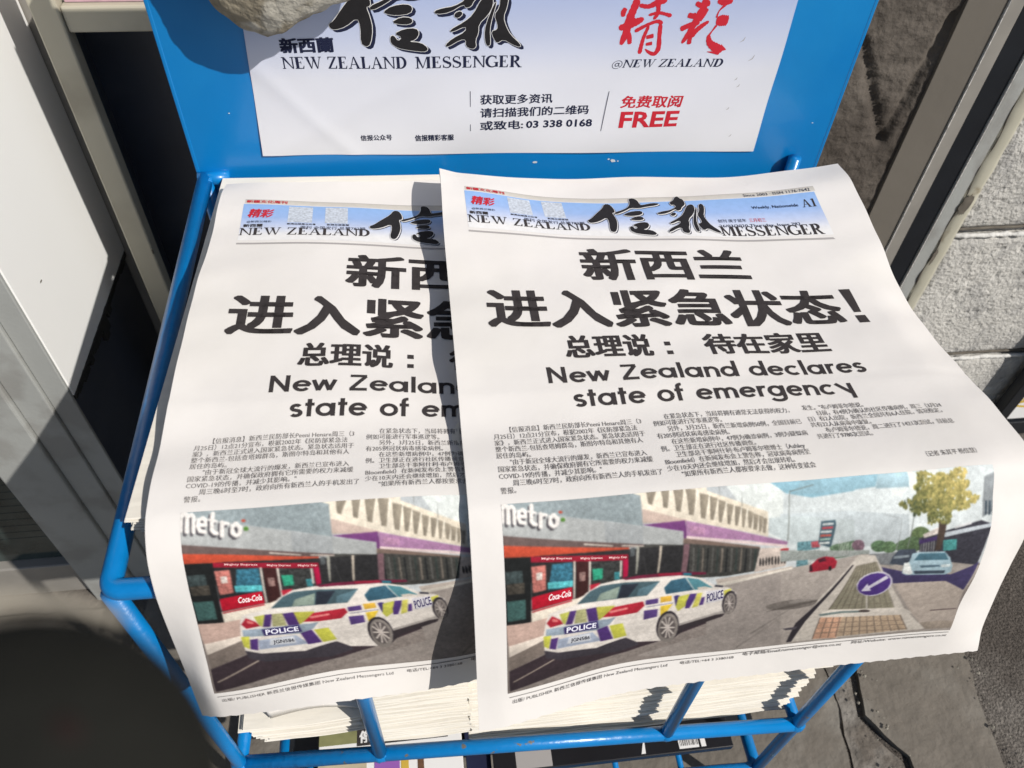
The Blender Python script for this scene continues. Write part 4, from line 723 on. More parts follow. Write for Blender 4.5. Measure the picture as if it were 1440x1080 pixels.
# ============================ flat lettering ============================
FC = bpy.data.curves.new('type', 'FONT'); FC.resolution_u = 2
FO = bpy.data.objects.new('type', FC); scene.collection.objects.link(FO)
_tc = {}
def glyphs(txt, bold=0.0, shear=0.0, res=2, space=1.0):
    key = (txt, bold, shear, res, space)
    if key not in _tc:
        FC.body = txt; FC.offset = bold; FC.shear = shear; FC.resolution_u = res; FC.space_character = space
        bpy.context.view_layer.update()
        dg = bpy.context.evaluated_depsgraph_get(); me = bpy.data.meshes.new_from_object(FO.evaluated_get(dg))
        v = np.zeros(len(me.vertices)*3); me.vertices.foreach_get('co', v); v = v.reshape(-1, 3)[:, :2]
        f = [tuple(p.vertices) for p in me.polygons]; bpy.data.meshes.remove(me)
        _tc[key] = (v, f)
    return _tc[key]
class Art:
    """collects flat shapes in sheet millimetres (x right, y down), each a hair above the last"""
    def __init__(s, lift=.22, step=.012): s.v = []; s.f = []; s.l = []; s.k = 0; s.lift = lift; s.step = step
    def add(s, v, f, up=0):
        n = len(s.v); s.v += [tuple(p) for p in v]; s.f += [tuple(i+n for i in q) for q in f]
        s.l += [s.lift + up + (s.k % 9)*s.step]*len(v); s.k += 1
    def text(s, txt, x0, x1, y0, y1, bold=0, shear=0, res=2, up=0, rise=0):
        """fit the ink of txt into x0..x1, top y0, bottom y1; rise = drop of the right end"""
        if bold > .004 and any(ord(c_) > 0x2e80 for c_ in txt):      # heavier weight: the same characters struck several times
            e = bold*(y1-y0)*.9
            for dx in (-e, 0, e):
                for dy in (-e*.5, e*.5): s.text(txt, x0+e+dx, x1-e+dx, y0+e*.5+dy, y1-e*.5+dy, 0, shear, res, up, rise)
            return
        v, f = glyphs(txt, bold, shear, res)
        a = v.min(0); b = v.max(0); q = (v - a)/np.maximum(b - a, 1e-6)
        X = x0 + q[:, 0]*(x1-x0); Y = y1 - q[:, 1]*(y1-y0) + q[:, 0]*rise
        s.add(np.stack([X, Y], 1), f, up)
    def line(s, txt, x0, base, em, width=None, bold=0, xs=1.0, up=0, rise=0):
        """a line of type by em size; width stretches to a total advance"""
        v, f = glyphs(txt, bold)
        if not len(v): return
        sx = em*xs if width is None else width/(v[:, 0].max())
        X = x0 + v[:, 0]*sx; Y = base - v[:, 1]*em
        if rise: Y = Y + (X-x0)*rise
        s.add(np.stack([X, Y], 1), f, up)
    def poly(s, pts, up=0): s.add(pts, [tuple(range(len(pts)))], up)
    def ribbon(s, pts, w0, w1=None, up=0):
        """stroke of given width(s)"""
        pts = np.asarray(pts, float); n = len(pts); t = np.gradient(pts, axis=0); t /= np.linalg.norm(t, axis=1)[:, None]+1e-9
        w = np.asarray(w0, float) if np.ndim(w0) else np.linspace(w0, w1 if w1 is not None else w0, n)
        nn = np.stack([-t[:, 1], t[:, 0]], 1)*w[:, None]/2
        v = np.concatenate([pts+nn, pts-nn]); f = [(i, i+1, n+i+1, n+i) for i in range(n-1)]; s.add(v, f, up)
    def build(s, name, mat, parent, place, cut=0, colors=None):
        v = np.array([(a, b, l) for (a, b), l in zip(s.v, s.l)])
        f = s.f
        bm = bmesh.new(); vs_ = [bm.verts.new(p) for p in v]
        for q in f:
            try: bm.faces.new([vs_[i] for i in q])
            except ValueError: pass
        bm.normal_update()
        bmesh.ops.triangulate(bm, faces=[q for q in bm.faces if len(q.verts) > 4], ngon_method='EAR_CLIP')
        if cut:
            for ax in (0, 1):
                lo, hi = v[:, ax].min(), v[:, ax].max(); k = lo + cut
                while k < hi:
                    co = (k, 0, 0) if ax == 0 else (0, k, 0); no = (1, 0, 0) if ax == 0 else (0, 1, 0)
                    bmesh.ops.bisect_plane(bm, geom=bm.verts[:]+bm.edges[:]+bm.faces[:], plane_co=co, plane_no=no, dist=1e-5)
                    k += cut
        bm.verts.index_update()
        v = np.array([p.co for p in bm.verts]); f = [[p.index for p in q.verts] for q in bm.faces]; bm.free()
        P3 = place(v[:, 0], v[:, 1], v[:, 2])
        # make every face look outwards
        nrm = place(v[:1, 0], v[:1, 1], v[:1, 2]+1)[0] - P3[0]
        out = []
        for q in f:
            a, b, c_ = P3[q[0]], P3[q[1]], P3[q[2]]
            out.append(q if np.dot(np.cross(b-a, c_-a), nrm) > 0 else q[::-1])
        return link(name, P3, out, mat, parent)
# --- hand drawn roman serif capitals (unit cap height, y up) ---
def _arc(cx, cy, rx, ry, a0, a1, n=14): 
    t = np.radians(np.linspace(a0, a1, n)); return np.stack([cx+rx*np.cos(t), cy+ry*np.sin(t)], 1)
TH, TN, SF = .22, .095, .06
def serif_glyph(ch):
    R_ = lambda x0, y0, x1, y1: ('p', [(x0, y0), (x1, y0), (x1, y1), (x0, y1)])
    Q = lambda *p: ('p', list(p)); S = lambda pts, w: ('r', pts, w)
    if ch == 'N': return .98, [R_(.12,0,.12+TN,1), R_(.80,0,.80+TN,1), Q((.05,1),(.26,1),(.855,0),(.80,0)), R_(.03,0,.27,SF), R_(.68,1-SF,.97,1), R_(.02,1-SF,.2,1)]
    if ch == 'E': return .82, [R_(.12,0,.12+TH,1), R_(.04,0,.7,SF), R_(.04,1-SF,.68,1), R_(.2,.49,.52,.54), R_(.49,.39,.53,.64), Q((.68,1),(.68,.78),(.645,.78),(.60,.96)), Q((.74,.26),(.70,.26),(.60,.04),(.70,0))]
    if ch == 'W': return 1.28, [Q((.08,1),(.27,1),(.52,0),(.44,0)), Q((.46,0),(.50,0),(.72,.86),(.66,.86)), Q((.56,1),(.75,1),(.98,0),(.90,0)), Q((.93,0),(.97,0),(1.22,1),(1.16,1)), R_(.02,1-SF,.34,1), R_(.5,1-SF,.82,1), R_(1.06,1-SF,1.30,1)]
    if ch == 'Z': return .84, [Q((.06,0),(.24,0),(.78,1),(.60,1)), R_(.1,1-SF,.74,1), R_(.1,0,.76,SF), Q((.1,1),(.1,.76),(.135,.76),(.2,.96)), Q((.78,.28),(.74,.28),(.64,.04),(.76,0))]
    if ch == 'A': return .98, [Q((.44,1),(.52,1),(.90,0),(.70,0)), Q((.44,1),(.49,.96),(.19,0),(.13,0)), R_(.25,.33,.68,.38), R_(.02,0,.30,SF), R_(.62,0,.98,SF)]
    if ch == 'L': return .80, [R_(.12,0,.12+TH,1), R_(.04,0,.68,SF), R_(.04,1-SF,.38,1), Q((.74,.30),(.70,.30),(.58,.04),(.70,0))]
    if ch == 'D':
        t = _arc(.40,.5,.40,.475,-90,90,18); w = TN + (TH-TN)*np.cos(np.radians(np.linspace(-90,90,18)))**1.5
        return .94, [R_(.12,0,.12+TH,1), R_(.04,0,.42,SF), R_(.04,1-SF,.42,1), S(t - np.array([.02,0]), w)]
    if ch == 'M': return 1.18, [R_(.13,0,.13+TN,1), R_(.88,0,.88+TH,1), Q((.06,1),(.27,1),(.60,.04),(.54,0)), Q((.54,0),(.60,.04),(.92,1),(.86,1)), R_(.03,0,.29,SF), R_(.80,0,1.14,SF), R_(.02,1-SF,.22,1), R_(.88,1-SF,1.14,1)]
    if ch == 'S':
        p = np.concatenate([_arc(.36,.735,.235,.24,35,180,9), _arc(.36,.74,.235,.20,190,250,5), np.array([[.37,.51],[.48,.44]]), _arc(.37,.27,.26,.24,40,-80,9), _arc(.36,.275,.28,.25,-95,-150,5)])
        t = np.linspace(0, 1, len(p)); w = .06 + .13*np.exp(-((t-.5)/.24)**2)
        return .74, [S(p, w), Q((.60,1),(.60,.72),(.565,.72),(.50,.93)), Q((.07,0),(.07,.30),(.105,.30),(.17,.07))]
    if ch == 'G':
        p = _arc(.50,.5,.40,.475,48,330,24); a = np.linspace(48,330,24); w = TN + (TH-TN)*np.clip(-np.cos(np.radians(a)),0,1)**1.2
        return .98, [S(p, w), R_(.74,.04,.74+TH*.9,.42), R_(.62,.40,.98,.45), Q((.82,1),(.82,.70),(.785,.70),(.70,.93))]
    if ch == 'R':
        t = _arc(.40,.745,.26,.23,-90,90,14); w = TN + (TH-TN)*np.cos(np.radians(np.linspace(-90,90,14)))**1.5
        return .92, [R_(.12,0,.12+TH,1), R_(.04,0,.38,SF), R_(.04,1-SF,.42,1), R_(.2,.50,.42,.545), S(t, w), Q((.34,.53),(.50,.53),(.90,0),(.70,0)), R_(.68,0,.96,SF)]
    if ch == '1': return .5, [R_(.2,0,.2+TH*.8,1), R_(.08,0,.46,SF), Q((.2,1),(.2,.9),(.08,.84),(.08,.88))]
    if ch == '@':
        return 1.1, [S(_arc(.55,.38,.46,.5,-50,300,30), .06), S(_arc(.52,.38,.17,.2,0,360,18), .08), S(np.array([[.72,.6],[.68,.3],[.74,.18],[.88,.22]]), .07)]
    return .42, []
def serif_text(art, txt, x0, x1, ybase, h, shear=0, rise=0, up=0):
    adv = 0; items = []
    for ch in txt:
        a, sh = serif_glyph(ch); items.append((adv, sh)); adv += a
    sx = (x1-x0)/adv
    def tf(p):
        p = np.asarray(p, float); X = x0 + (p[:, 0]+shear*p[:, 1])*sx; Y = ybase - p[:, 1]*h + (X-x0)*rise; return np.stack([X, Y], 1)
    for o, sh in items:
        for g in sh:
            if g[0] == 'p': art.poly(tf(np.array(g[1])+[o, 0]), up)
            else:
                p = np.array(g[1], float)+[o, 0]; w = np.asarray(g[2], float)*np.ones(len(p))
                t = np.gradient(p, axis=0); t /= np.linalg.norm(t, axis=1)[:, None]; nn = np.stack([-t[:, 1], t[:, 0]], 1)*w[:, None]/2
                v = tf(np.concatenate([p+nn, p-nn])); n = len(p)
                art.add(v, [(i, i+1, n+i+1, n+i) for i in range(n-1)], up)
# --- geometric rounded sans for the English headline (x-height .66 of cap) ---
XH = .68
def sans_glyph(ch):
    r = XH/2-.075; c0 = XH/2; full = lambda x: _arc(x, c0, r, r, 0, 360, 28)
    st = lambda x, y0, y1: np.array([[x, y0], [x, y1]], float)
    if ch == 'N': return .90, [st(.14,0,1), st(.72,0,1), np.array([[.14,.95],[.72,.05]])]
    if ch == 'Z': return .80, [np.array([[.08,.93],[.70,.93]]), np.array([[.66,.9],[.13,.1]]), np.array([[.07,.07],[.72,.07]])]
    if ch == 'e': return .74, [_arc(.37,c0,r,r,5,322,26), np.array([[.10,c0+.02],[.66,c0+.02]])]
    if ch == 'w': return .92, [np.array([[.05,XH],[.25,.03]]), np.array([[.25,.03],[.455,XH]]), np.array([[.455,XH],[.66,.03]]), np.array([[.66,.03],[.86,XH]])]
    if ch == 'a': return .80, [full(.36), st(.66,0,XH)]
    if ch == 'd': return .80, [full(.36), st(.66,0,1.04)]
    if ch == 'g': return .80, [full(.36), st(.66,-.06,XH), _arc(.37,-.06,.29,.19,0,-160,12)]
    if ch == 'l': return .30, [st(.15,0,1.04)]
    if ch == 'n': return .70, [st(.13,0,XH), _arc(.35,XH-.29,.22,.22,180,0,12), st(.57,0,XH-.29)]
    if ch == 'm': return 1.06, [st(.13,0,XH), _arc(.325,XH-.27,.195,.20,180,0,12), st(.52,0,XH-.27), _arc(.715,XH-.27,.195,.20,180,0,12), st(.91,0,XH-.27)]
    if ch == 'r': return .46, [st(.13,0,XH), _arc(.34,XH-.27,.20,.20,180,70,8)]
    if ch == 'c': return .70, [_arc(.37,c0,r,r,48,312,22)]
    if ch == 'o': return .74, [full(.37)]
    if ch == 's': return .56, [np.concatenate([_arc(.27,XH-.205,.15,.135,30,230,12), _arc(.28,.20,.165,.135,60,-150,12)])]
    if ch == 't': return .42, [st(.2,0,.92), np.array([[.04,XH-.05],[.38,XH-.05]])]
    if ch == 'f': return .44, [st(.18,0,.8), _arc(.33,.8,.15,.17,180,80,7), np.array([[.03,XH-.05],[.38,XH-.05]])]
    if ch == 'y': return .72, [np.array([[.08,XH],[.60,.04]]), np.array([[.64,XH],[.64,-.32]])]
    return .42, []
def sans_text(art, txt, x0, x1, ybase, h, w=.15, rise=0):
    adv = 0; items = []
    for ch in txt:
        a, sh = sans_glyph(ch); items.append((adv, sh)); adv += a
    sx = (x1-x0)/adv
    for o, sh in items:
        for p in sh:
            p = np.array(p, float)+[o, 0]; t = np.gradient(p, axis=0); t /= np.linalg.norm(t, axis=1)[:, None]+1e-9
            nn = np.stack([-t[:, 1], t[:, 0]], 1)*w/2; v = np.concatenate([p+nn, p-nn]); n = len(p)
            X = x0+v[:, 0]*sx; Y = ybase - v[:, 1]*h + (X-x0)*rise
            art.add(np.stack([X, Y], 1), [(i, i+1, n+i+1, n+i) for i in range(n-1)])
def fatten(poly, d):
    p = np.asarray(poly, float); a = np.roll(p, 1, 0); b = np.roll(p, -1, 0); t = b-a; t /= np.linalg.norm(t, axis=1)[:, None]+1e-9
    n = np.stack([t[:, 1], -t[:, 0]], 1); area = np.sum(p[:, 0]*b[:, 1]-b[:, 0]*p[:, 1])
    return p + n*d*(1 if area > 0 else -1)
def smooth_poly(poly, it=2):
    p = np.asarray(poly, float)
    for _ in range(it):
        q = np.roll(p, -1, 0); p = np.stack([.75*p+.25*q, .25*p+.75*q], 1).reshape(-1, 2)
    return p
# ============================ the front page ============================
C1 = ['　　【信报消息】新西兰民防部长Peeni Henare周三（3', '月25日）12点21分宣布，根据2002年《民防部紧急法', '案》，新西兰正式进入国家紧急状态。紧急状态适用于', '整个新西兰-包括查塔姆群岛，斯图尔特岛和其他有人', '居住的岛屿。', '　　"由于新冠全球大流行的爆发，新西兰已宣布进入', '国家紧急状态，并确保政府拥有它所需要的权力来减缓', 'COVID-19的传播，并减少其影响。"', '　　周三晚6时至7时，政府向所有新西兰人的手机发出了', '警报。']
C2 = ['　　在紧急状态下，当局将拥有通常无法获得的权力，', '例如可能进行军事巡逻等。', '　　另外，3月25日，新西兰新增病例50例，全国目前已', '有205例冠状病毒感染病例。', '　　在这些新增病例中，47例为确诊病例，3例为疑似病', '例。卫生部正在进行社区传播调查。', '　　卫生部总干事阿什利·布卢姆菲尔德博士（Ashley', 'Bloomfield）在新闻发布会上警告称，冠状病毒病例至', '少在10天内还会继续增加，然后才会出现转机。', '　　"如果所有新西兰人都按要求去做，这种转变就会']
C3 = ['发生。"布卢姆菲尔德说。', '　　目前，有4例为确认的社区传播病例，周三（3月24', '日）有2人出院，新西兰全国共有6人住院，情况稳定，', '共有22人从病毒中康复。', '　　布卢姆菲尔德说，周二进行了1421次测试，目前总', '共进行了9780次测试。']
def gradient_band(place, parent, name, x0, x1, y0, y1, cols, stops, nx, ny, lift, mat, rag=0):
    xs = np.linspace(x0, x1, nx); ys = np.linspace(y0, y1, ny)
    XX, YY = np.meshgrid(xs, ys); f = [(j*nx+i, (j+1)*nx+i, (j+1)*nx+i+1, j*nx+i+1) for j in range(ny-1) for i in range(nx-1)]
    t = (YY.ravel()-y0)/(y1-y0); C = np.stack([np.interp(t, stops, [c[k] for c in cols]) for k in range(3)]+[np.ones(t.size)], 1)
    return link(name, place(XX.ravel(), YY.ravel(), np.full(XX.size, lift)), f, mat, parent, True, C), XX, YY
def raster_photo(W, Hh):
    """paint the printed street photograph: polygons in thousandths of the picture, then press grain"""
    img = np.zeros((Hh, W, 3)) + np.array([.75, .78, .8]); img[Hh//2:] = (.50, .47, .455); r = np.random.RandomState(3)
    fine = r.rand(Hh, W); mid = r.rand(Hh//3+2, W//3+2); mid = np.kron(mid, np.ones((3, 3)))[:Hh, :W]
    gx = (np.arange(W)+.5)/W*1000; gy = (np.arange(Hh)+.5)/Hh*1000
    jobs = []
    for kind, col, nz, pts in ART:
        if kind == 'p': jobs.append((col, nz, pts))
        elif kind == 'k':                                # the autumn tree: many small leaf clumps
            (cx, cy), ex, top, bot, rt = pts; rx = (ex[0]-cx)*1.18; ry = (bot[1]-top[1])/2*1.06; cy = (bot[1]+top[1])/2; sh = (bot[0]-top[0])/2
            for q_ in range(1500):
                a = r.rand()*6.283; d = r.rand()**.6*(.82+.18*math.sin(a*5)+.1*math.sin(a*11)); x = cx+d*rx*math.cos(a); y = cy+d*ry*math.sin(a)
                if y < 6: continue
                x += sh*(y-cy)/ry*.5
                lit = .5+.35*(x-cx)/rx-.25*(y-cy)/ry+.5*(r.rand()-.5)
                g = np.array([74, 84, 50])*(1-lit)+np.array([226, 206, 128])*lit
                w_ = 1.5+r.rand()*4; h_ = 5+r.rand()*10; t0 = r.rand()*3
                jobs.append((tuple(np.clip(g, 60, 235)), .2, [(x+w_*math.cos(t0+k_*1.05)*(.6+.5*r.rand()), y+h_*math.sin(t0+k_*1.05)*(.6+.5*r.rand())) for k_ in range(6)]))
    for col, nz, pts in jobs:
        p = np.array(pts, float); lo = p.min(0); hi = p.max(0)
        i0, i1 = np.searchsorted(gx, [lo[0], hi[0]]); j0, j1 = np.searchsorted(gy, [lo[1], hi[1]])
        if i1 <= i0: i1 = min(W, i0+1)
        if j1 <= j0: j1 = min(Hh, j0+1)
        if i0 >= W or j0 >= Hh: continue
        cov = np.zeros((j1-j0, i1-i0)); SS = 3; cw = 1000/W; ch = 1000/Hh
        for a in range(SS):
            for b in range(SS):
                X = gx[i0:i1][None, :] + ((a+.5)/SS-.5)*cw; Y = gy[j0:j1][:, None] + ((b+.5)/SS-.5)*ch
                ins = np.zeros((j1-j0, i1-i0), bool)
                for (xa, ya), (xb, yb) in zip(p, np.roll(p, -1, 0)):
                    if ya == yb: continue
                    ins ^= ((ya > Y) != (yb > Y)) & (X < (xb-xa)*(Y-ya)/(yb-ya)+xa)
                cov += ins
        cov = (cov/SS/SS)[..., None]
        c = np.array(col, float)/255
        ty = np.clip((gy[j0:j1, None, None]-lo[1])/max(1, hi[1]-lo[1]), 0, 1); tx = np.clip((gx[None, i0:i1, None]-lo[0])/max(1, hi[0]-lo[0]), 0, 1)
        c = c*(1.07-.13*ty)*(.985+.03*np.sin(tx*5+len(pts)))
        tex = 1 + nz*1.1*((mid[j0:j1, i0:i1]-.5)*.7 + (fine[j0:j1, i0:i1]-.5)*.6)[..., None]
        img[j0:j1, i0:i1] = img[j0:j1, i0:i1]*(1-cov) + np.clip(c*tex, 0, 1)*cov
    # press softness, uneven tone at several scales, weak blacks
    for _ in range(2):
        q = np.pad(img, ((1, 1), (1, 1), (0, 0)), 'edge'); img = (q[:-2, 1:-1]+q[2:, 1:-1]+q[1:-1, :-2]+q[1:-1, 2:]+2.2*q[1:-1, 1:-1])/6.2
    for s_, amp in ((4, .05), (9, .035), (24, .03), (60, .04)):
        g = r.rand(Hh//s_+3, W//s_+3); yy = np.arange(Hh)/s_; xx = np.arange(W)/s_; y0 = yy.astype(int); x0 = xx.astype(int); fy = (yy-y0)[:, None]; fx = (xx-x0)[None, :]
        n_ = g[y0][:, x0]*(1-fy)*(1-fx)+g[y0][:, x0+1]*(1-fy)*fx+g[y0+1][:, x0]*fy*(1-fx)+g[y0+1][:, x0+1]*fy*fx
        img = img*(1+amp*2*(n_-.5))[..., None]
    lum = img.mean(2, keepdims=True); img = lum+(img-lum)*.95; img = np.clip(.5+(img-.5)*1.10, 0, 1); img = .045+img*.92*np.array([1.0, .985, .965])
    img *= (1 + .07*(fine-.5))[..., None]
    img = np.clip(img, 0, 1)
    return np.where(img <= .04045, img/12.92, ((img+.055)/1.055)**2.4)
PHW, PHH = 660, 290
PHOTO = raster_photo(PHW, PHH)*.86
def front_page(P, name, label):
    base = P[9, 3]
    t = thing(name, (float(P[6, 3, 0]), float(P[6, 3, 1]), float(P[6, 3, 2])-.006), label, 'newspaper', 'front page newspapers lying on top of the rack')
    def place(u, v, lift):
        q = surf(P, u, v, 1.0); a = surf(P, u+.5, v, 1.0); b = surf(P, u, v+.5, 1.0)
        n = np.cross(b-q, a-q); n /= np.linalg.norm(n, axis=1)[:, None]+1e-12
        n[n[:, 2] < -.2] *= -1
        return q + n*(np.asarray(lift)[:, None]*.001)
    nu, nv = 96, 136
    us = np.linspace(0, 285, nu); vs2 = np.linspace(0, 388, nv); UU, VV = np.meshgrid(us, vs2); UU = UU.ravel(); VV = VV.ravel()
    edge = .35*np.sin(VV*.9)*(UU < .1) ; top = place(UU, VV+np.where(VV > 387, .5*np.sin(UU*1.3), 0), np.zeros(UU.size))
    # the folded copy is several sheets thick: layers of leaves under the front one, each slipping a little
    f = [(j*nu+i, (j+1)*nu+i, (j+1)*nu+i+1, j*nu+i+1) for j in range(nv-1) for i in range(nu-1)]
    link('front_sheet', top, f, M['newsprint'], t, True)
    lay_v = []; lay_f = []; cu, cv = 30, 44
    for k in range(6):
        a = np.linspace(.6*k*.3, 285-.5-.8*((k*7) % 3), cu); b = np.linspace(.8*((k*5) % 4)+.4, 388-.6-1.1*((k*3) % 4), cv); A, B = np.meshgrid(a, b)
        q = place(A.ravel(), B.ravel(), np.full(A.size, -.35-.55*k)); n0 = len(lay_v)
        lay_v += list(q); lay_f += [(n0+j*cu+i, n0+(j+1)*cu+i, n0+(j+1)*cu+i+1, n0+j*cu+i+1) for j in range(cv-1) for i in range(cu-1)]
    link('inner_sheets', lay_v, lay_f, M['newsprint'], t, True)
    # masthead: grey strip, blue fading sky, soft rule
    sky_t = (.20, .36, .66); 
    gradient_band(place, t, 'masthead_sky', 15.2, 255.5, 31, 71, [(.25, .41, .70), (.30, .43, .70), (.50, .56, .72), (.73, .72, .71)], [0, .35, .62, .86], 90, 18, .10, M['print'])
    gradient_band(place, t, 'masthead_strip', 15.6, 256.6, 25.6, 30.2, [(.50, .47, .42), (.58, .55, .50)], [0, 1], 90, 3, .10, M['print'])
    a = Art(.10); a.poly([(15.6, 25.2), (256.6, 25.2), (256.6, 25.6), (15.6, 25.6)]); a.poly([(15, 73.4), (254, 73.4), (255, 75.2), (15, 75.0)])
    a.build('masthead_rule', M['ink_grey'], t, place, 8)
    a = Art(.16)
    a2 = Art(.16); a2.poly([(43.0, 32.6), (57.8, 32.6), (57.8, 51.6), (43.0, 51.6)]); a2.poly([(65.6, 32.2), (79.6, 32.2), (79.6, 51.6), (65.6, 51.6)]); a2.build('masthead_box', M['ink_pale'], t, place, 8)
    br = [smooth_poly(q, 1) for q in BRUSH]
    for q in br: a.poly(fatten(q, .5), .18)
    a.build('masthead_white', M['ink_white'], t, place, 8)
    a = Art(.24)
    for q in br: a.poly(fatten(q + np.array([.85, .75]), .05))
    a.build('masthead_brush_shadow', M['ink_shadow'], t, place, 8)
    a = Art(.52)
    for q in br: a.poly(fatten(q, .38))
    a.build('masthead_outline', M['ink_white'], t, place, 8)
    a = Art(.70)
    for q in br: a.poly(q)
    a.build('masthead_brush', M['ink_brush'], t, place, 8)
    a = Art(.3); serif_text(a, 'NEW ZEALAND', 15.2, 93.6, 65.8, 7.8); serif_text(a, 'MESSENGER', 179.6, 249.5, 69.6, 9.6, rise=.01)
    serif_text(a, 'A1', 243.2, 253.2, 44.6, 7.2)
    a.text('新西蘭', 17, 28.6, 53.6, 57.0, .03)
    a.text('新闻出版局公众号', 43.0, 60.2, 52.8, 54.6, .01); a.text('新西兰报客服', 67.0, 80.6, 52.4, 54.6, .01)
    a.build('masthead_lettering', M['ink'], t, place, 8)
    a = Art(.3); a.text('周刊 全国发行 总第782期', 51, 90.4, 55.6, 59.4); a.text('Since 2003 · ISSN 1176-7642', 206.5, 253.2, 26.8, 29.8)
    a.text('Weekly, Nationwide', 208, 240.6, 40.6, 44.2, .01); a.text('创刊 庚子鼠年', 181, 200.6, 52.6, 56.0); a.text('26/03/2020 Thursday  Issue 782', 180.6, 236.4, 58.2, 61.8)
    a.text('@新西兰精彩', 18.6, 33.5, 49.8, 52.4)
    a.build('masthead_details', M['ink_navy'], t, place)
    a = Art(.3); a.text('新疆文化周刊', 16.6, 41.6, 26.4, 29.8, .04); a.text('精彩', 18.6, 34.4, 37.0, 46.4, .03, .25); a.text('三月初三', 202.6, 214, 52.6, 56.2)
    a.build('masthead_red', M['ink_red'], t, place)
    # headlines
    a = Art(.22)
    for dx in (-.75, -.25, .25, .75):
        for dy in (-.45, 0, .45):
            a.text('新西兰', 81.2+dx, 184.9+dx, 84.8+dy, 113.1+dy, .012, res=3)
            a.text('进入紧急状态', 20.6+dx, 231.7+dx, 122.4+dy, 152.0+dy, .012, res=3)
    a.poly([(238.2, 121.6), (245.6, 121.2), (244.0, 142.4), (239.4, 142.6)]); a.poly([(238.6, 145.4), (245.0, 145.2), (245.4, 151.8), (238.9, 152.0)])
    a.build('headline', M['ink'], t, place, 6)
    a = Art(.22)
    for dx in (-.4, 0, .4):
        for dy in (-.25, .25): a.text('总理说', 59.9+dx, 108.1+dx, 158.5+dy, 174.9+dy, .012, res=3); a.text('待在家里', 138.9+dx, 211.2+dx, 158.7+dy, 175.1+dy, .012, res=3)
    a.poly([(116, 164), (119.4, 164), (119.4, 167), (116, 167)]); a.poly([(116, 171), (119.4, 171), (119.4, 174), (116, 174)])
    a.build('subheadline', M['ink'], t, place, 6)
    a = Art(.22, .006); sans_text(a, 'New Zealand declares', 46.5, 225.5, 191.9, 10.8, .165); sans_text(a, 'state of emergency', 58.3, 211.0, 206.9, 10.8, .165)
    a.build('english_headline', M['ink'], t, place, 6)
    a = Art(.2, .006)
    em = 4.05; pit = 3.93
    def column(lines, x0, y0, n=24.6):
        for k, s_ in enumerate(lines):
            ind = 0
            while s_.startswith('　'): ind += 1; s_ = s_[1:]
            a.line(s_, x0 + ind*3.15, y0 + k*pit, 3.75, xs=.84)
    column(C1, 15.6, 219.0); column(C2, 96.6, 217.6); column(C3, 177.6, 216.6)
    a.line('（记者 朱其平 杨佳慧）', 225.5, 252.4, 3.6, xs=.80)
    a.build('article_text', M['ink_small'], t, place)
    # printed photograph
    us = np.linspace(15, 258.5, PHW+1); vs3 = np.linspace(259.7, 364.4, PHH+1)
    gu = (us[1:]+us[:-1])/2; gv = (vs3[1:]+vs3[:-1])/2; UU, VV = np.meshgrid(gu, gv)
    f = np.arange(PHW*PHH).reshape(PHH, PHW); F = np.stack([f[:-1, :-1], f[1:, :-1], f[1:, 1:], f[:-1, 1:]], -1).reshape(-1, 4)
    C = np.concatenate([PHOTO, np.ones((PHH, PHW, 1))], 2).reshape(-1, 4)
    link('printed_photograph', place(UU.ravel(), VV.ravel(), np.full(UU.size, .12)), F.tolist(), M['print'], t, True, C)
    sets = {}
    for kind, col, nz, pts in ART:
        if kind[0] != 't': continue
        sets.setdefault(col, []).append((kind[2:], pts))
    for col, its in sets.items():
        a = Art(.2)
        mm = lambda p: np.array([15+p[0]*.2435, 259.7+p[1]*.105])
        for txt, (p0, p1, ph) in its:
            o, e, h = mm(p0), mm(p1), mm(ph); v, fc = glyphs(txt, .02); lo = v.min(0); hi = v.max(0); q = (v-lo)/(hi-lo)
            a.add(o + q[:, :1]*(e-o) + q[:, 1:]*(h-o), fc)
        key = 'photo_ink_%d_%d_%d' % col
        if key not in M: M[key] = material('photo_lettering', srgb(col), .8, spec=.15)
        a.build('photo_lettering', M[key], t, place)
    a = Art(.2); a.poly([(16, 367.1), (100, 367.3), (258, 364.9+.7), (258, 366.0), (100, 367.75), (16, 367.5)])
    a.text('出版/ PUBLISHER 新西兰信报传媒集团 New Zealand Messengers Ltd', 17.6, 101, 369.3, 372.6); a.text('电话/TEL:+64 3 3380168', 108, 137.5, 369.0, 371.6)
    a.text('电子邮箱/Email:nzmessenger@xtra.co.nz', 142.5, 197.8, 367.2, 370.6); a.text('网址/Website: www.nzmessengers.co.nz', 203.4, 257.8, 366.9, 369.9)
    a.build('footer_text', M['ink_small'], t, place, 12)
    return t
front_page(PR, 'newspaper', 'whole front page newspaper on the right, its bottom draped over the front of the rack')
front_page(PL, 'newspaper', 'front page newspaper on the left, its right half tucked under the other front page')
# ============================ ground ============================
G = -0.84
def sheet(name, x0, x1, y0, y1, z, nx, ny, mat, amp=0, parent=None, sc=8, kind='structure'):
    xs = np.linspace(x0, x1, nx); ys = np.linspace(y0, y1, ny); v = []
    for y in ys:
        for x in xs: v.append((x, y, z + amp*mnoise.noise(Vector((x*sc, y*sc, 1.7)))))
    f = [(j*nx+i, j*nx+i+1, (j+1)*nx+i+1, (j+1)*nx+i) for j in range(ny-1) for i in range(nx-1)]
    o = link(name, v, f, mat, parent, True)
    if kind and parent is None: o['kind'] = kind
    return o
sheet('ground', -120, 120, -200, 40, G-.012, 25, 25, M['asphalt'])
sheet('road', .2, 3.0, -2.5, 1.0, G-.004, 150, 180, M['asphalt'], .004, sc=22)
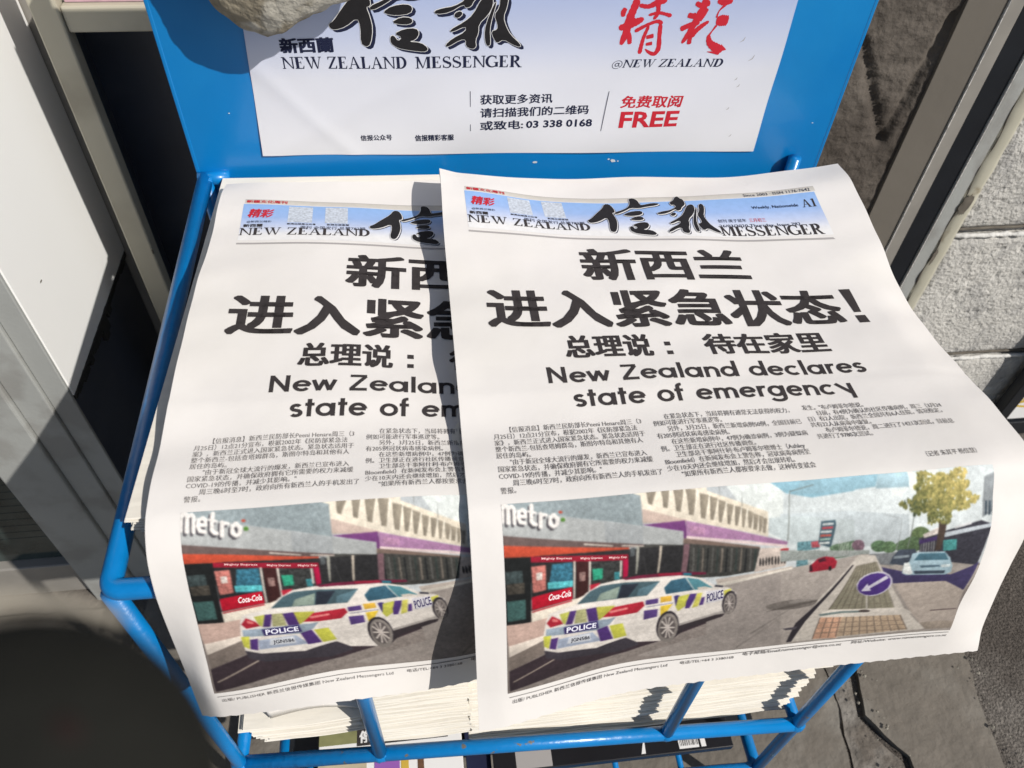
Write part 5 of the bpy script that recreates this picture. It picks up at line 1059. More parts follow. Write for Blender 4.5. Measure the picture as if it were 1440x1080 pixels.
# stone kerb strip: separate stones, each with a wandering joint
def stone(poly, z0, z1, mat, parent, name='paving_stone', amp=.002):
    pts = []
    for a, b in zip(poly, poly[1:]+poly[:1]):
        a = Vector(a); b = Vector(b); n = max(2, int((b-a).length/.012))
        for k in range(n):
            p = a.lerp(b, k/n); q = mnoise.noise_vector(Vector((p.x*38, p.y*38, 3)))*.0035; pts.append(p + Vector((q.x, q.y)))
    bm = bmesh.new(); top = [bm.verts.new((p.x, p.y, z1)) for p in pts]; f = bm.faces.new(top)
    r = bmesh.ops.inset_region(bm, faces=[f], thickness=.004, depth=0)
    for v_ in top: v_.co.z -= .004
    ex = bmesh.ops.extrude_edge_only(bm, edges=[e for e in bm.edges if e.is_boundary])
    for g in ex['geom']:
        if isinstance(g, bmesh.types.BMVert): g.co.z = z0
    bmesh.ops.recalc_face_normals(bm, faces=bm.faces[:])
    vs_ = [tuple(v_.co) for v_ in bm.verts]; bm.verts.index_update(); fs = [[v_.index for v_ in q.verts] for q in bm.faces]; bm.free()
    return link(name, vs_, fs, mat, parent)
pav = sheet('pavement', -1.2, .57, -1.6, .76, G-.0045, 220, 220, M['stone_b'], .005, sc=40)
BASES[pav.name] = Vector((0, 0, 0))
stone([(.4605, -.8), (.4605, .10), (.4685, .19), (.4488, .214), (.4398, .235), (.4505, .29), (.4645, .60), (.588, .60), (.586, .30), (.571, .235), (.562, .17), (.552, -.8)], G-.02, G+.008, M['stone_a'], pav)
stone([(.403, -.8), (.396, .14), (.407, .19), (.417, .246), (.425, .60), (.458, .60), (.443, .29), (.433, .235), (.442, .212), (.461, .188), (.458, .10), (.458, -.8)], G-.02, G+.003, M['stone_b'], pav)
stone([(.06, -.8), (.06, .60), (.420, .60), (.413, .25), (.402, .19), (.391, .14), (.398, -.8)], G-.02, G+.006, M['stone_a'], pav)
stone([(-.34, -.8), (-.34, .60), (.052, .60), (.052, -.8)], G-.02, G+.006, M['stone_a'], pav)
stone([(-1.1, -.8), (-1.1, .44), (-.348, .44), (-.348, -.8)], G-.02, G+.007, M['stone_a'], pav)
# loose grit lying in the joints
gv = MB(); r = np.random.RandomState(8)
for k in range(300):
    if k < 160: t_ = r.rand(); x = .45+.012*r.randn(); y = -.1+t_*.7
    elif k < 300: x = .578+.012*r.randn(); y = r.rand()*.7-.1
    elif k < 360: x = .30+.035*r.randn(); y = .235+.04*r.randn()
    else: x = .06+r.rand()*.5; y = r.rand()*.6
    s = .0006+r.rand()**3*.0024; z = G+.007
    c = np.array([x, y, z+s*.3]); pts = [c+np.array(d)*s*(.6+.6*r.rand()) for d in ((1,0,0),(0,1,0),(-1,0,0),(0,-1,0),(0,0,.8))]
    gv.add(pts, [(0,1,4),(1,2,4),(2,3,4),(3,0,4)])
g = gv.build('grit', M['pebble']); g['kind'] = 'stuff'
# ============================ shopfront, left ============================
shop = thing('shop_doorway', (-.345, .50, G), 'grey aluminium shop doorway with a bright white side panel, left of the blue rack', 'doorway')
box_obj('side_panel', (-.3065, -.300, .464, .66, -.503, .45), M['white'], shop, .0008)
box_obj('side_panel_shadow', (-.309, -.3035, .464, .66, G, -.5045), M['slate'], shop, .0008)  # shadow of the papers on the white side, built as a dark panel
box_obj('back_panel', (-.309, -.09, .662, .672, G, .45), M['alu_pale'], shop, .0005)
box_obj('door_frame', (-.3193, -.3005, .4600, .4635, G, .45), M['alu'], shop, .0008)
box_obj('door_frame', (-.3448, -.3197, .4565, .4635, G, .45), M['alu'], shop, .0012)
box_obj('door_frame', (-.396, -.3452, .4520, .4640, G, .45), M['alu'], shop, .0020)
box_obj('door_frame', (-.3965, -.3100, .465, .52, G, .45), M['alu_pale'], shop, .001)
box_obj('glass_pane', (-1.2, -.3968, .478, .484, G+.06, .45), M['glass_dark'], shop, .0005)
m = MB()
for k in range(60): m.box(-1.2, -.3968, .4777, .4780, G+.10+k*.012, G+.104+k*.012)
m.build('glass_ribs', M['glass_dark'], shop)
box_obj('bottom_rail', (-1.2, -.3968, .468, .50, G, G+.058), M['alu_pale'], shop, .002)
# ragged edge of the papers' shadow below the white panel, built as dark flakes
m = MB(); r = np.random.RandomState(2)
for k in range(26):
    y = .47+k*.0073; w = .004+.004*r.rand(); h = .003+.012*r.rand()**2*(1.6 if y < .58 else .6)
    m.box(-.3033, -.2992+.0003*r.rand(), y-w, y+w*.6, -.5045-h, -.5028+.001*r.rand())
m.build('ragged_shadow_edge', M['shadow_edge_dark'], shop, bevel=.0007)
for (y, z, s) in ((.50, -.41, .0014),):
    box_obj('dirt_speck', (-.3001, -.2997, y, y+s*2.4, z, z+s), M['dirt'], shop, .0002)
# ============================ beige rack, left ============================
br_ = thing('magazine_rack', (-.18, .61, G), 'beige metal magazine rack with a dark back, half hidden behind the blue sign', 'rack')
box_obj('post', (-.2642, -.2447, .590, .605, G, .45), M['beige'], br_, .0015)
box_obj('post', (-.112, -.0925, .590, .605, G, .45), M['beige'], br_, .0015)
box_obj('shelf', (-.2443, -.1125, .5925, .655, -.2562, -.2375), M['beige'], br_, .0015)
box_obj('back_sheet', (-.2640, -.0930, .6555, .6605, G, -.2570), M['slate'], br_, .0005)
box_obj('side_sheet', (-.2640, -.2600, .6055, .6550, G, -.2570), M['slate'], br_, .0005)
m = MB(); m.box(-.2449, -.2440, .5885, .5899, -.4545, -.4500); m.build('paint_chip', M['dirt'], br_)
r = np.random.RandomState(5)
for k in range(7):
    z = -.2372 + k*.0042; o = box_obj('magazine', (-.2425+.002*r.rand(), -.116, .597+.002*r.rand(), .652, z, z+.0034), M['pink'] if k % 2 == 0 else M['newsprint'], None, .0006, base=(-.18, .62, z))
    tag(o, 'magazine with %s page edges in the pile on the beige rack shelf' % ('pink' if k % 2 == 0 else 'white'), 'magazine', 'magazines piled on the beige rack shelf')
# ============================ wall, right ============================
win = thing('window_recess', (.42, .69, G), 'brown rough rendered recess edged by grey and black window trim', 'wall recess')
m = MB(); nx, nz = 150, 380
v = []; 
for j in range(nz):
    for i in range(nx):
        x = .02+i/(nx-1)*.441; z = G+j/(nz-1)*1.3
        d = .0014*mnoise.fractal(Vector((x*110, z*110, 0)), 1, 2, 4)
        # a long crack in the render, forking towards the corner
        for (ax, az, bx, bz) in ((.384, -.283, .4405, -.380), (.4405, -.380, .457, -.262)):
            t_ = max(0, min(1, ((x-ax)*(bx-ax)+(z-az)*(bz-az))/((bx-ax)**2+(bz-az)**2))); dd = math.hypot(x-ax-t_*(bx-ax), z-az-t_*(bz-az))
            d += .006*math.exp(-(dd/.004)**2)
        v.append((x, .6155+d*.9, z))
f = [(j*nx+i, j*nx+i+1, (j+1)*nx+i+1, (j+1)*nx+i) for j in range(nz-1) for i in range(nx-1)]
link('rendered_wall', v, f, M['render_brown'], win, True)
box_obj('reveal', (.4610, .4980, .6120, .68, G, .45), M['smooth_render'], win, .0005)
box_obj('edge_highlight', (.4981, .4990, .6100, .6125, G, .45), M['mortar'], win, .0002)  # pale strip painted for the highlight along the trim edge
box_obj('trim', (.4992, .5130, .6108, .6130, G, .45), M['alu_pale'], win, .0007)
box_obj('gasket', (.5132, .5385, .6125, .6300, G, .45), M['black'], win, .0015)
box_obj('trim', (.5387, .5396, .6100, .6125, G, .45), M['mortar'], win, .0002)
box_obj('trim', (.5398, .5545, .6104, .6130, G, .45), M['alu'], win, .0007)
# sealant: a wandering bead down the joint
V = []; F = []; nz = 260
for k, z in enumerate(np.linspace(G, .45, nz)):
    e0 = .5548+.0016*mnoise.noise(Vector((z*70, 1, 1)))+.002*max(0, mnoise.noise(Vector((z*22, 5, 1)))); e1 = .5725+.0008*mnoise.noise(Vector((z*50, 2, 2)))
    b = .0008*mnoise.noise(Vector((z*40, 7, 2)))
    for s, d in ((0, .6128), (.12, .6108), (.38, .6098), (.7, .6094), (.93, .6104), (1, .6135)): V.append((e0+(e1-e0)*s, d+b, z))
F = [(k*6+j, (k+1)*6+j, (k+1)*6+j+1, k*6+j+1) for k in range(nz-1) for j in range(5)]
F = [f_[::-1] for f_ in F]
link('sealant_bead', V, F, M['sealant'], win, True)
m = MB(); m.tube([(.5560+.0015*math.sin(z*95), .6102, z) for z in np.linspace(G, .45, 220)], lambda t_: max(.0002, .0006+.0022*mnoise.noise(Vector((t_*60, 3, 3)))), 6); m.build('dirty_joint', M['dirt'], win, True)
for (cx, cz, sx, sz, mt) in ((.5605, -.452, .0062, .013, 'dirt'), (.5580, -.520, .0022, .012, 'dirt'), (.5572, -.60, .0016, .006, 'dirt')):
    n = 18; pts = [(cx+sx*math.cos(k*6.283/n)*(.7+.5*random.random()), .6086, cz+sz*math.sin(k*6.283/n)*(.7+.5*random.random())) for k in range(n)]
    link('dirt_patch', pts, [tuple(range(n))], M[mt], win)
wall = thing('block_wall', (.95, .66, G), 'sunlit wall of pale painted concrete blocks at the right edge', 'wall')
bz = [G, -.6935, -.4930, -.2925, -.0920, .1085, .309]
def block(x0, x1, z0, z1, seed):
    nx, nz = max(4, int((x1-x0)/.005)), max(4, int((z1-z0)/.005)); v = []
    for j in range(nz+1):
        for i in range(nx+1):
            x = x0+(x1-x0)*i/nx; z = z0+(z1-z0)*j/nz; e = min(i, j, nx-i, nz-j)
            d = (.0050 if e == 0 else .0012 if e == 1 else 0) + .0008*mnoise.fractal(Vector((x*90, z*90, seed)), 1, 2, 4)
            if mnoise.noise(Vector((x*120, z*120, seed+9))) > .50 and e > 1: d += .0016
            jx = .0012*mnoise.noise(Vector((x*90, z*90, 5))) if e == 0 else 0
            v.append((x+jx, .612+d, z+jx))
    f = [(j*(nx+1)+i, j*(nx+1)+i+1, (j+1)*(nx+1)+i+1, (j+1)*(nx+1)+i) for j in range(nz) for i in range(nx)]
    n = len(v); v += [(x0, .70, z0), (x1, .70, z0), (x1, .70, z1), (x0, .70, z1)]
    c = [0, nx, (nz+1)*(nx+1)-1, nz*(nx+1)]
    for a in range(4):
        b = (a+1) % 4
        edge = {0: [i for i in range(nx+1)], 1: [j*(nx+1)+nx for j in range(nz+1)], 2: [nz*(nx+1)+i for i in range(nx, -1, -1)], 3: [j*(nx+1) for j in range(nz, -1, -1)]}[a]
        f.append(tuple(edge[::-1]+[n+a, n+b]))
    return link('block', v, f, M['block'], wall, False)
for r_, (z0, z1) in enumerate(zip(bz[:-1], bz[1:])):
    xs = [.568, .958, 1.348, 1.738] if r_ % 2 == 0 else [.568, .763+.39, 1.153+.39]
    for k, (a, b) in enumerate(zip(xs[:-1], xs[1:])): block(a+(.0 if k == 0 else .005), b-.005, z0+.0045, z1-.0045, r_*7+k)
m = MB(); m.box(.566, 1.74, .6215, .69, G, .309); m.build('wall_core', M['mortar'], wall)
for z in bz[1:-1]:   # lumpy mortar lip catching the sun below each open joint
    pts = [(x, .6132+.0018*mnoise.noise(Vector((x*60, z, 2))), z-.0035+.0018*mnoise.noise(Vector((x*45, z, 8)))) for x in np.linspace(.572, 1.7, 260)]
    m = MB(); m.tube(pts, lambda t_: .0030+.0016*mnoise.noise(Vector((t_*140, 3, 3))), 7); m.build('mortar_bead', M['mortar'], wall, True)
    m = MB(); m.tube([(x, .6152, z+.0042+.001*mnoise.noise(Vector((x*60, z, 5)))) for x in np.linspace(.572, 1.7, 160)], .0016, 6); m.build('joint_shadow_gap', M['dirt'], wall, True)
bd = thing('poster_board', (.90, .60, G), 'poster board in a black frame standing against the block wall', 'poster board')
box_obj('frame', (.772, .7895, .588, .6035, -.8120, .2), M['black'], bd, .001)
box_obj('frame', (1.20, 1.2175, .588, .6035, -.8120, .2), M['black'], bd, .001)
box_obj('poster', (.7898, 1.1998, .592, .598, -.8075, .2), M['ink_white'], bd, .0003)
m = MB()
for a, b, c_ in ((-.775, -.769, .0), (-.790, -.786, .02), (-.760, -.757, -.01)):
    n = 14; v = [(.79+.36*i/n, .5917, z+.010*math.sin(i*.8+c_*90)) for z in (a, b) for i in range(n+1)]; m.add(v, [(i, i+1, n+2+i, n+1+i) for i in range(n)])
m.build('poster_print', M['yellow'], bd)
box_obj('foot', (.78, 1.21, .588, .606, G, -.8125), M['black'], bd, .001)
# ============================ blue display rack ============================
rack = thing('display_rack', (.075, .33, G), 'bright blue metal newspaper rack with a printed sign board and wire basket', 'rack')
ph = box_obj('sign_board', (-.1520, .3020, .4835, .4860, -.375, -.105), M['blue'], rack, .0009)
for xa in (-.1520, .2994): box_obj('board_flange', (xa, xa+.0026, .4832, .4990, -.375, -.105), M['blue'], rack, .0006)
for (x, z, w, h) in ((.1418, -.3067, .0022, .0013), (.084, -.3058, .0016, .0010), (.1384, -.3054, .0009, .0006), (.1455, -.3072, .0007, .0005), (-.120, -.262, .0006, .0004), (.286, -.281, .0008, .0004)):
    n = 9; pts = [(x+w*math.cos(k*6.283/n)*(.7+.5*random.random()), .4832, z+h*math.sin(k*6.283/n)*(.7+.5*random.random())) for k in range(n)]
    link('paint_chip', pts, [tuple(range(n))], M['chip'], rack)
def pplace(u, v, lift):
    u = np.asarray(u, float); v = np.asarray(v, float)
    wr = .0005*np.sin(u*.05+v*.09)+.00055*np.exp(-(((u+40)*.5+(v-262)*.9)/7)**2)*np.clip((v-232)/20, 0, 1)+.0005*np.exp(-(((u+72)*.7-(v-262)*.6)/5)**2)
    return np.stack([u/1000, .4826 - wr - np.asarray(lift)*.001, -v/1000], 1)
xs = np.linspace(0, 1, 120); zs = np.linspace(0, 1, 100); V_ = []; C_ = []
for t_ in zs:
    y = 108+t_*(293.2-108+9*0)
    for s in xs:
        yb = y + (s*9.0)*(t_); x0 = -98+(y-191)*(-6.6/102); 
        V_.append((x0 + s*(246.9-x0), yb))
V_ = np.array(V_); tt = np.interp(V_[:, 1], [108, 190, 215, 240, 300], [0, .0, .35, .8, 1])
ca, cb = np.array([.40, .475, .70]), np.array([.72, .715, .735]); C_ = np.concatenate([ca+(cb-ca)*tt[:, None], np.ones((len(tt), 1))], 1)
F_ = [(j*120+i, (j+1)*120+i, (j+1)*120+i+1, j*120+i+1) for j in range(99) for i in range(119)]
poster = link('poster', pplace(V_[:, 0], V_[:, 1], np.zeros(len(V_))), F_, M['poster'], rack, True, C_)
# brush title: same drawing as the masthead, larger
src = np.array([BRUSH[0][0], BRUSH[9][8], BRUSH[0][13]], float); dst = np.array([(-48.3, 205.4), (69.9, 221.8), (-27.2, 219.7)])
Am = np.linalg.solve(np.concatenate([src, np.ones((3, 1))], 1), dst); tfm = lambda p: np.concatenate([np.asarray(p, float), np.ones((len(p), 1))], 1) @ Am
pbr = [tfm(smooth_poly(q, 1)) for q in BRUSH]
a = Art(.05)
for q in pbr: a.poly(fatten(q + np.array([1.8, 1.6]), .4))
a.build('brush_shadow', M['ink_navy'], poster, pplace, 12)
a = Art(.22)
for q in pbr: a.poly(fatten(q, .38))
a.build('brush_outline', M['ink_white'], poster, pplace, 12)
a = Art(.38)
for q in pbr: a.poly(q)
a.build('brush_title', M['ink_brush'], poster, pplace, 12)
a = Art(.1); serif_text(a, 'NEW ZEALAND', -80.5, -2.6, 232.9, 7.6, rise=.012); serif_text(a, 'MESSENGER', 2.4, 70.8, 234.0, 7.7, rise=.012)
serif_text(a, '@NEW ZEALAND', 130.2, 206.6, 236.3, 5.4, shear=.2, rise=.012)
a.text('新西蘭', -79.8, -47.0, 213.4, 223.0, .06); a.build('title_lettering', M['ink_navy'], poster, pplace, 12)
a = Art(.1); a.text('获取更多资讯', 44.1, 93.2, 253.1, 259.9, .03); a.text('请扫描我们的二维码', 44.2, 119.2, 262.4, 269.3, .03); a.text('或致电:', 44.2, 74.0, 271.9, 278.9, .03); a.text('03 338 0168', 76.0, 122.6, 272.8, 278.6, .03)
a.text('信报公众号', -37.7, -16.4, 280.3, 284.6, .03); a.text('信报精彩客服', -.8, 26.0, 281.0, 285.6, .03)
a.poly([(37.3, 250.6), (37.75, 250.6), (37.65, 279), (37.2, 279)]); a.poly([(131.6, 253.0), (132.0, 253.0), (129.6, 282), (129.2, 282)])
a.build('contact_lettering', M['ink_navy'], poster, pplace)
a = Art(.1)
def curve(pts, n=26):
    pts = np.asarray(pts, float); k = np.arange(len(pts)); t_ = np.linspace(0, len(pts)-1, n); return cr_basis(k*1.0, t_) @ pts
for pts_, w_ in JING:
    c_ = curve(pts_); ww = np.interp(np.linspace(0, 1, 26), np.linspace(0, 1, len(w_)), w_)*(1+.08*np.sin(np.arange(26)*1.9+len(pts_)))
    ww[0] *= .55; ww[1] *= .85; ww[-1] *= .45; ww[-2] *= .8; a.ribbon(c_, ww)
a.text('免费取阅', 141.0, 184.6, 256.6, 265.4, .035, .1); a.text('FREE', 141.7, 184.0, 268.0, 280.0, .028, .03)
a.build('red_lettering', M['ink_red'], poster, pplace, 12)
a = Art(.1)
for (x, y, s) in ((217.4, 219.8, 2.2), (226.6, 232.0, 2.6), (219, 246, 1.2), (222, 251, 1.4), (219, 268, 1.3), (226, 289, 1.2)):
    a.ribbon([(x-s, y+s*.6), (x, y), (x+s*.4, y-s)], [.15, .6, .2])
a.build('poster_scuff', M['ink_grey'], poster, pplace)
# basket: rim, posts, struts, rails
RT = .0052
m = MB(); rim = arc_path([(-.1465, .4820, -.309), (-.1545, .1860, -.336), (.2748, .1790, -.340), (.2790, .4820, -.336)], .006, 8)
m.tube(rim, RT, 16); m.build('basket_rim', M['blue_rail'], rack, True)
m = MB(); m.tube([(-.1510, .4815, -.309), (-.1300, .4815, -.309)], .0048, 12); m.tube([(.264, .4815, -.336), (.284, .4815, -.336)], .0048, 12); m.build('rim_bracket', M['blue'], rack, True)
def rod(name, p0, p1, r_=.0048):
    m = MB(); m.tube([p0, p1], r_, 14); return m.build(name, M['blue_rail'], rack, True)
FL = (-.1545, .1860); FR = (.2748, .1790)
def fr(x, off=0): t_ = (x-FL[0])/(FR[0]-FL[0]); return FL[1]+(FR[1]-FL[1])*t_+off
def rz(x): t_ = (x-FL[0])/(FR[0]-FL[0]); return -.6050+(-.6370+.6050)*t_
rod('post', (FL[0], FL[1], -.338), (FL[0], FL[1], G)); rod('post', (FR[0], FR[1], -.342), (FR[0], FR[1], G))
rod('post', (-.146, .478, -.306), (-.146, .478, G)); rod('post', (.279, .478, -.306), (.279, .478, G))
for x in (-.0550, .1660): rod('strut', (x, fr(x), -.338), (x, fr(x), rz(x)-.001), .0050)
rod('front_rail', (FL[0], FL[1], rz(FL[0])), (FR[0], FR[1], rz(FR[0])), .0056)
rod('side_rail', (FL[0], FL[1], rz(FL[0])), (-.146, .478, -.605)); rod('side_rail', (FR[0], FR[1], rz(FR[0])), (.279, .478, -.637))
rod('back_rail', (-.146, .478, -.605), (.279, .478, -.637))
rod('floor_rod', (-.112, .186, -.640), (-.112, .186, -.690), .004)
for k in range(1, 6): x = -.1545+k*.072; rod('floor_rod', (x, .240, rz(x)-.022), (x+.004, .477, rz(x)-.022), .0028)
lz = -.757
m = MB(); m.tube(arc_path([(FR[0], .30, lz), (FR[0], FR[1], lz), (.235, .1805, lz), (-.10, .1840, lz), (FL[0], FL[1], lz), (FL[0], .30, lz)], .010), .0055, 14); m.build('lower_rail', M['blue_rail'], rack, True)
rod('lower_rail', (FR[0], .29, lz), (.279, .478, lz)); rod('lower_rail', (FL[0], .29, lz), (-.146, .478, lz)); rod('lower_rail', (-.146, .478, lz), (.279, .478, lz))
for k in range(1, 7): x = -.1545+k*.060; rod('floor_rod', (x, fr(x, .003), lz), (x+.004, .477, lz), .0028)
for (x, y, z) in ((FL[0], FL[1], rz(FL[0])), (FR[0], FR[1], rz(FR[0])), (-.055, fr(-.055), rz(-.055)), (.166, fr(.166), rz(.166)), (FR[0], FR[1], lz)):      # weld beads
    bm = bmesh.new(); bmesh.ops.create_icosphere(bm, subdivisions=3, radius=1)
    vs_ = []
    for v_ in bm.verts: d = v_.co*(1+.12*mnoise.noise(v_.co*3+Vector((x*90, 0, 0)))); vs_.append((x+d.x*.0072, y+d.y*.0063, z+d.z*.0066))
    bm.verts.index_update(); f = [[v_.index for v_ in q.verts] for q in bm.faces]; bm.free(); link('weld', vs_, f, M['blue_rail'], rack, True)
# ============================ piles of newspapers ============================
def copy_mesh(x0, x1, y0, y1, z0, h, seed, leaves=4, ang=0, amp=.0010, rag=.0011):
    r = np.random.RandomState(seed); V = []; F = []; nx = 22
    cx, cy = (x0+x1)/2, (y0+y1)/2; ca, sa = math.cos(ang), math.sin(ang)
    for k in range(leaves):
        th = h/leaves; a0 = x0+r.randn()*rag; a1 = x1+r.randn()*rag; b0 = y0+r.randn()*rag*.8; zb = z0+k*th; zt = zb+th*(.60+.14*r.rand())
        n0 = len(V); ph = r.rand()*6
        for i in range(nx+1):
            x = a0+(a1-a0)*i/nx; w = amp*math.sin(x*31+z0*9)+amp*.5*math.sin(x*83+z0*31); fy = b0+.0006*math.sin(x*55+ph)
            for (y, z) in ((fy, zb+w), (fy-.0004, (zb+zt)/2+w), (fy, zt+w), (y1, zt), (y1, zb)):
                X, Y = x-cx, y-cy; V.append((cx+X*ca-Y*sa, cy+X*sa+Y*ca, z))
        for i in range(nx):
            o = n0+i*5
            for j in range(5): F.append((o+j, o+5+j, o+5+(j+1) % 5, o+(j+1) % 5))
        F.append(tuple(n0+j for j in range(5))[::-1]); F.append(tuple(n0+nx*5+j for j in range(5)))
    return V, F
def copy_obj(label, group, *a, **k):
    V, F = copy_mesh(*a, **k); o = link('newspaper', V, F, M['newsprint_edge'], None, False, base=((a[0]+a[1])/2, (a[2]+a[3])/2, a[4]))
    return tag(o, label, 'newspaper', group)
r = np.random.RandomState(21); z = -.6500; k = 0
while z < -.3235:
    h = .0062+.0014*r.rand(); x0 = .0127+.0008*r.randn(); x1 = .2930+.0035*r.randn()
    if z < -.60: x1 = .274
    elif z < -.57: x1 = .272+.003*r.randn()
    elif z < -.50: x1 = .283+.004*r.randn()
    copy_obj('bottom newspaper of the tall right pile, resting just above the blue rail' if k == 0 else 'folded newspaper in the tall right pile filling the blue basket', 'newspapers in the tall right pile', x0, x1, .1950+.0014*r.randn(), .466, z, h*.96, 100+k, amp=.0013)
    z += h; k += 1
z = -.6200; k = 0
while z < -.3350:
    h = .0062+.0014*r.rand(); copy_obj('bottom newspaper of the narrow middle pile, just right of the left strut' if k == 0 else 'folded newspaper in the narrow middle pile between the struts', 'newspapers in the narrow middle pile', -.0600+.0025*r.randn(), .0108+.0006*r.randn(), .1950+.0014*r.randn(), .44, z, h*.96, 500+k, amp=.0013); z += h; k += 1
z = -.6040
for k in range(8):
    h = .0066; copy_obj('bottom newspaper of the short left pile, its ragged corner in front' if k == 0 else 'folded newspaper in the short pile at the left front of the basket', 'newspapers in the short left pile', -.1400+.003*r.randn(), -.0640+.0012*r.randn(), .198+.002*r.randn(), .34, z, h*.95, 200+k, ang=.02, rag=.0016); z += h
zz = z
# one copy bulging open above the short pile
V = []; F = []; nx, ny = 30, 16
for j in range(ny+1):
    for i in range(nx+1):
        s, t_ = i/nx, j/ny; V.append((-.124+.062*s, .196+.130*t_+.004*math.sin(s*3), zz+.0012+(.026-.024*s)*(math.sin(min(1, t_*2.2)*math.pi/2)*.35+.65)*(1-.25*t_)))
F = [(j*(nx+1)+i, j*(nx+1)+i+1, (j+1)*(nx+1)+i+1, (j+1)*(nx+1)+i) for j in range(ny) for i in range(nx)]
n0 = len(V); V += [(-.124+.062*i/nx, .196+.004*math.sin(i/nx*3)+.0003, zz+.0006) for i in range(nx+1)]; F += [(n0+i, n0+i+1, i+1, i) for i in range(nx)]
o = link('newspaper', V, F, M['newsprint'], None, True, base=(-.08, .25, zz)); tag(o, 'bent newspaper bulging up on top of the short left pile', 'newspaper')
sm = o.modifiers.new('thickness', 'SOLIDIFY'); sm.thickness = .0012
z = zz+.030
k = 0
while z < -.3250:
    h = .0075; copy_obj('folded newspaper set back in shadow under the left front page', 'newspapers set back in the left pile', -.1400+.002*r.randn(), -.0640, .245+.003*r.randn(), .455, z, h*.95, 300+k, ang=.01); z += h; k += 1
for k, (zt, dx, dy) in enumerate(((-.3235, .003, .004), (-.3172, .001, .001), (-.3110, 0, 0))):
    copy_obj(['folded newspaper lowest of three sticking out left under the left front page', 'folded newspaper second of three sticking out left under the left front page', 'folded newspaper directly beneath the left front page, its white corner showing'][k], 'newspapers sticking out under the left front page',
             -.1388+dx, .0150, .2030+dy, .4740, zt, .0056, 400+k, leaves=4, ang=-.030, amp=.0002, rag=.0009)
# ============================ lower shelf magazines ============================
lm = thing('magazine', (0.1533, 0.3285, -0.7315), 'black glossy magazine with a barcode lying on the lower shelf', 'magazine')
box_obj('cover', (0.0328, 0.2486, 0.1905, 0.4708, -0.7315, -0.7227), M['magazine_black'], lm, .0008)
box_obj('page_block', (0.0350, 0.2464, 0.1912, 0.4687, -0.7298, -0.7243), M['newsprint'], lm, .0003)
m = MB(); x = .2004; r = np.random.RandomState(7)
m.box(0.1993, 0.2174, 0.1933, 0.2070, -0.7227, -0.7225); m.box(0.2195, 0.2239, 0.1933, 0.2070, -0.7227, -0.7225); m.build('barcode_label', M['ink_white'], lm)
m = MB()
while x < .2163: w = .0003+.0006*r.rand(); m.box(x, x+w, .1955, .2064, -.72252, -.7224); x += w+.0004+.0006*r.rand()
m.build('barcode_bars', M['ink'], lm)
m = MB(); m.box(0.0526, 0.0843, 0.1916, 0.2519, -0.7227, -0.7225); m.build('cover_picture', M['ink_grey'], lm)
m = MB(); m.add([(0.1642, 0.1927, -0.7225), (0.1681, 0.1927, -0.7225), (0.1692, 0.2070, -0.7225)], [(0, 1, 2)]); m.build('cover_mark', M['ink_white'], lm)
cm = thing('magazine', (-0.0548, 0.3285, -0.7271), 'colour magazine with white headline characters, purple and yellow pictures on its cover', 'magazine')
box_obj('cover', (-0.1183, 0.0066, 0.1938, 0.4708, -0.7293, -0.7205), M['ink_white'], cm, .0006)
def flat(name, x0, x1, y0, y1, mat, z=-.7203): link(name, [(x0, y0, z), (x1, y0, z), (x1, y1, z), (x0, y1, z)], [(0, 1, 2, 3)], mat, cm)
M['olive'] = material('olive_print', (.22, .22, .10), .5, var=.3, vscale=60); M['tan'] = material('tan_print', (.50, .43, .30), .5, var=.2, vscale=60); M['purple'] = material('purple_print', (.30, .11, .42), .5, var=.1)
flat('cover_picture', -0.1183, -0.0854, 0.2278, 0.2847, M['olive']); flat('cover_picture', -0.0854, -0.0055, 0.2250, 0.2847, M['ink'], -.7202)
flat('cover_picture', -0.1183, -0.0767, 0.1949, 0.2146, M['tan'], -.7202); flat('cover_picture', -0.0701, -0.0482, 0.1949, 0.2141, M['purple'], -.7202); flat('cover_picture', -0.0471, -0.0405, 0.1949, 0.2179, M['yellow'], -.7202); flat('cover_picture', -0.0328, -0.0274, 0.1949, 0.2146, M['rust'], -.7202)
def cplace(u, v, lift): return np.stack([np.asarray(u)/1000*1.095, -np.asarray(v)/1000*1.095, -.7198+np.asarray(lift)*.0005], 1)
a = Art(.1); a.text('停住乱局的', -76, -32, -217, -207.5, .05); a.build('cover_headline', M['ink_white'], cm, cplace)
a = Art(.1); a.text('港珠乱重现', -92, -52, -201, -196, .05); a.text('亲历现场', -46, -14, -202, -196, .05); a.build('cover_text', M['ink_navy'], cm, cplace)
box_obj('tray_dark', (-0.1533, 0.2847, 0.2190, 0.5146, -0.7561, -0.7534), M['black'], rack, .0005)
o = box_obj('magazine', (0.0093, 0.0312, 0.1960, 0.4708, -0.7380, -0.7298), M['ink_navy'], None, .0006, base=(.02, .33, -.73)); tag(o, 'dark navy magazine between the colour and black magazines', 'magazine')
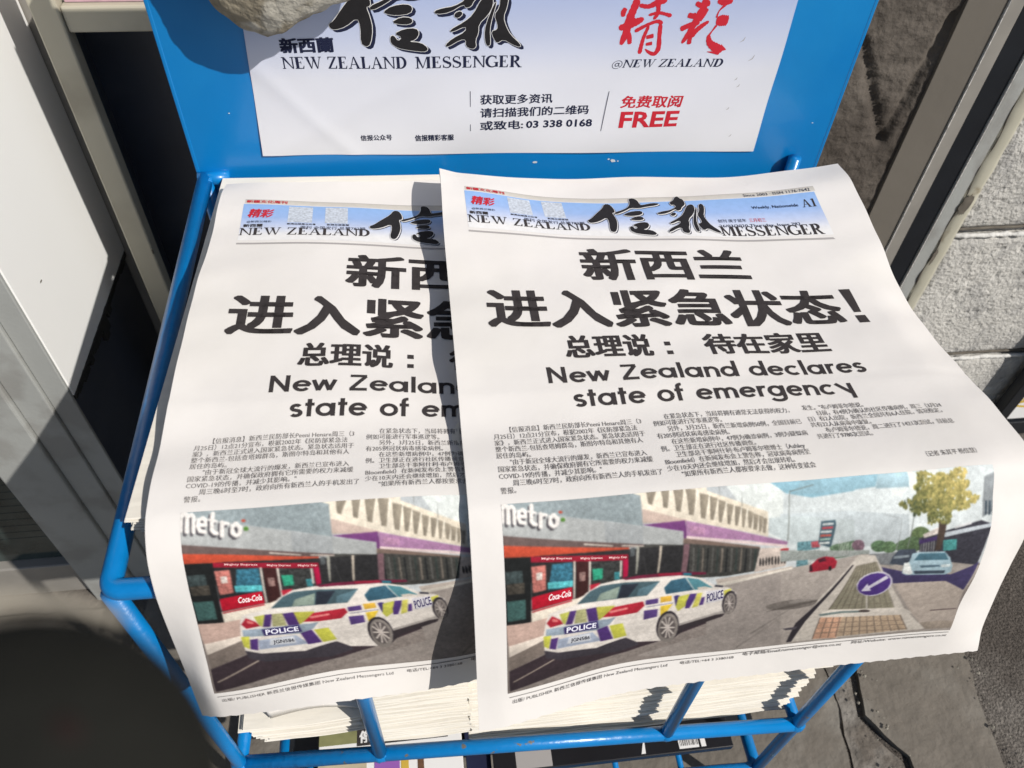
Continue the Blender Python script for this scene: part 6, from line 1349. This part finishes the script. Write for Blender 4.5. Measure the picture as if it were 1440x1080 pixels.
# ============================ rock over the sign ============================
def lump(name, c, rad, mat, seed, parent=None, base=None, amp=.12, n=5, label=None):
    bm = bmesh.new(); bmesh.ops.create_icosphere(bm, subdivisions=n, radius=1)
    for v_ in bm.verts:
        d = v_.co.normalized(); k = 1+amp*mnoise.fractal(d*1.3+Vector((seed, 0, 0)), 1, 2, 3)+.02*mnoise.fractal(d*9+Vector((seed, 4, 0)), 1, 2, 3)
        q = Vector((math.copysign(abs(d.x)**.8, d.x), math.copysign(abs(d.y)**.8, d.y), math.copysign(abs(d.z)**.8, d.z)))
        v_.co = Vector((q.x*rad[0]*k, q.y*rad[1]*k, q.z*rad[2]*k))
    rot = Matrix.Rotation(rad[3], 3, 'Y')
    vs_ = [tuple(Vector(c)+rot @ v_.co) for v_ in bm.verts]; bm.verts.index_update(); f = [[v_.index for v_ in q.verts] for q in bm.faces]; bm.free()
    return link(name, vs_, f, mat, parent, True, base=base)
rock = lump('stone', (-.068, .4620, -.150), (.050, .018, .046, -.35), M['rock'], 3.1, base=(-.080, .464, -.19))
tag(rock, 'rough tan stone in front of the top left of the sign', 'stone')
# ============================ dark bag held close to the lens ============================
bag = thing('bag', (-.05, .01, -.10), 'dark rounded bag, out of focus, close to the lens at the lower left', 'bag')
def soft_body(pts, mat, name, parent, seed=0):
    bm = bmesh.new(); bmesh.ops.create_icosphere(bm, subdivisions=4, radius=1)
    c, ax = pts
    out = []
    for v_ in bm.verts:
        d = v_.co.normalized(); k = 1+.03*mnoise.noise(d*1.5+Vector((seed, 0, 0))); out.append(tuple(Vector(c)+ax @ (d*k)))
    bm.verts.index_update(); f = [[v_.index for v_ in q.verts] for q in bm.faces]; bm.free()
    return link(name, out, f, mat, parent, True)
CR = Matrix(CAM_R)
def near(px, py_, d): r_ = CR @ Vector((px-720, -(py_-540), -1081)); return r_.normalized()*d
ctr = near(38, 1108, .058)
r1 = CR @ Vector((1, 0, 0)); u1 = CR @ Vector((0, 1, 0)); f1 = CR @ Vector((0, 0, 1))
ax = Matrix((r1*.0112, u1*.0096, f1*.0070)).transposed()
soft_body((ctr, ax), M['bag'], 'body', bag)
pt = [near(x, y, .0600) for x, y in ((-90, 852), (-30, 846), (30, 845), (80, 849), (130, 858), (175, 874))]
m = MB(); m.tube(pt, lambda t_: .0011*(1-t_*.7), 8); m.build('lit_rim', M['bag_lit_rim'], bag, True)  # lit rim along the bag's top, painted as a pale tube
soft_body((near(85, 1040, .0505), Matrix((r1*.0014, u1*.0014, f1*.0006)).transposed()), M['bag_patch'], 'patch', bag, 3)
bpy.data.objects.remove(FO); 
for o in list(scene.objects):
    if o.type == 'MESH' and o.parent is None and 'category' not in o and 'kind' not in o: print('UNTAGGED', o.name)
print('TRIS', sum(len(o.data.polygons) for o in scene.objects if o.type == 'MESH'), 'OBJ', len(scene.objects))
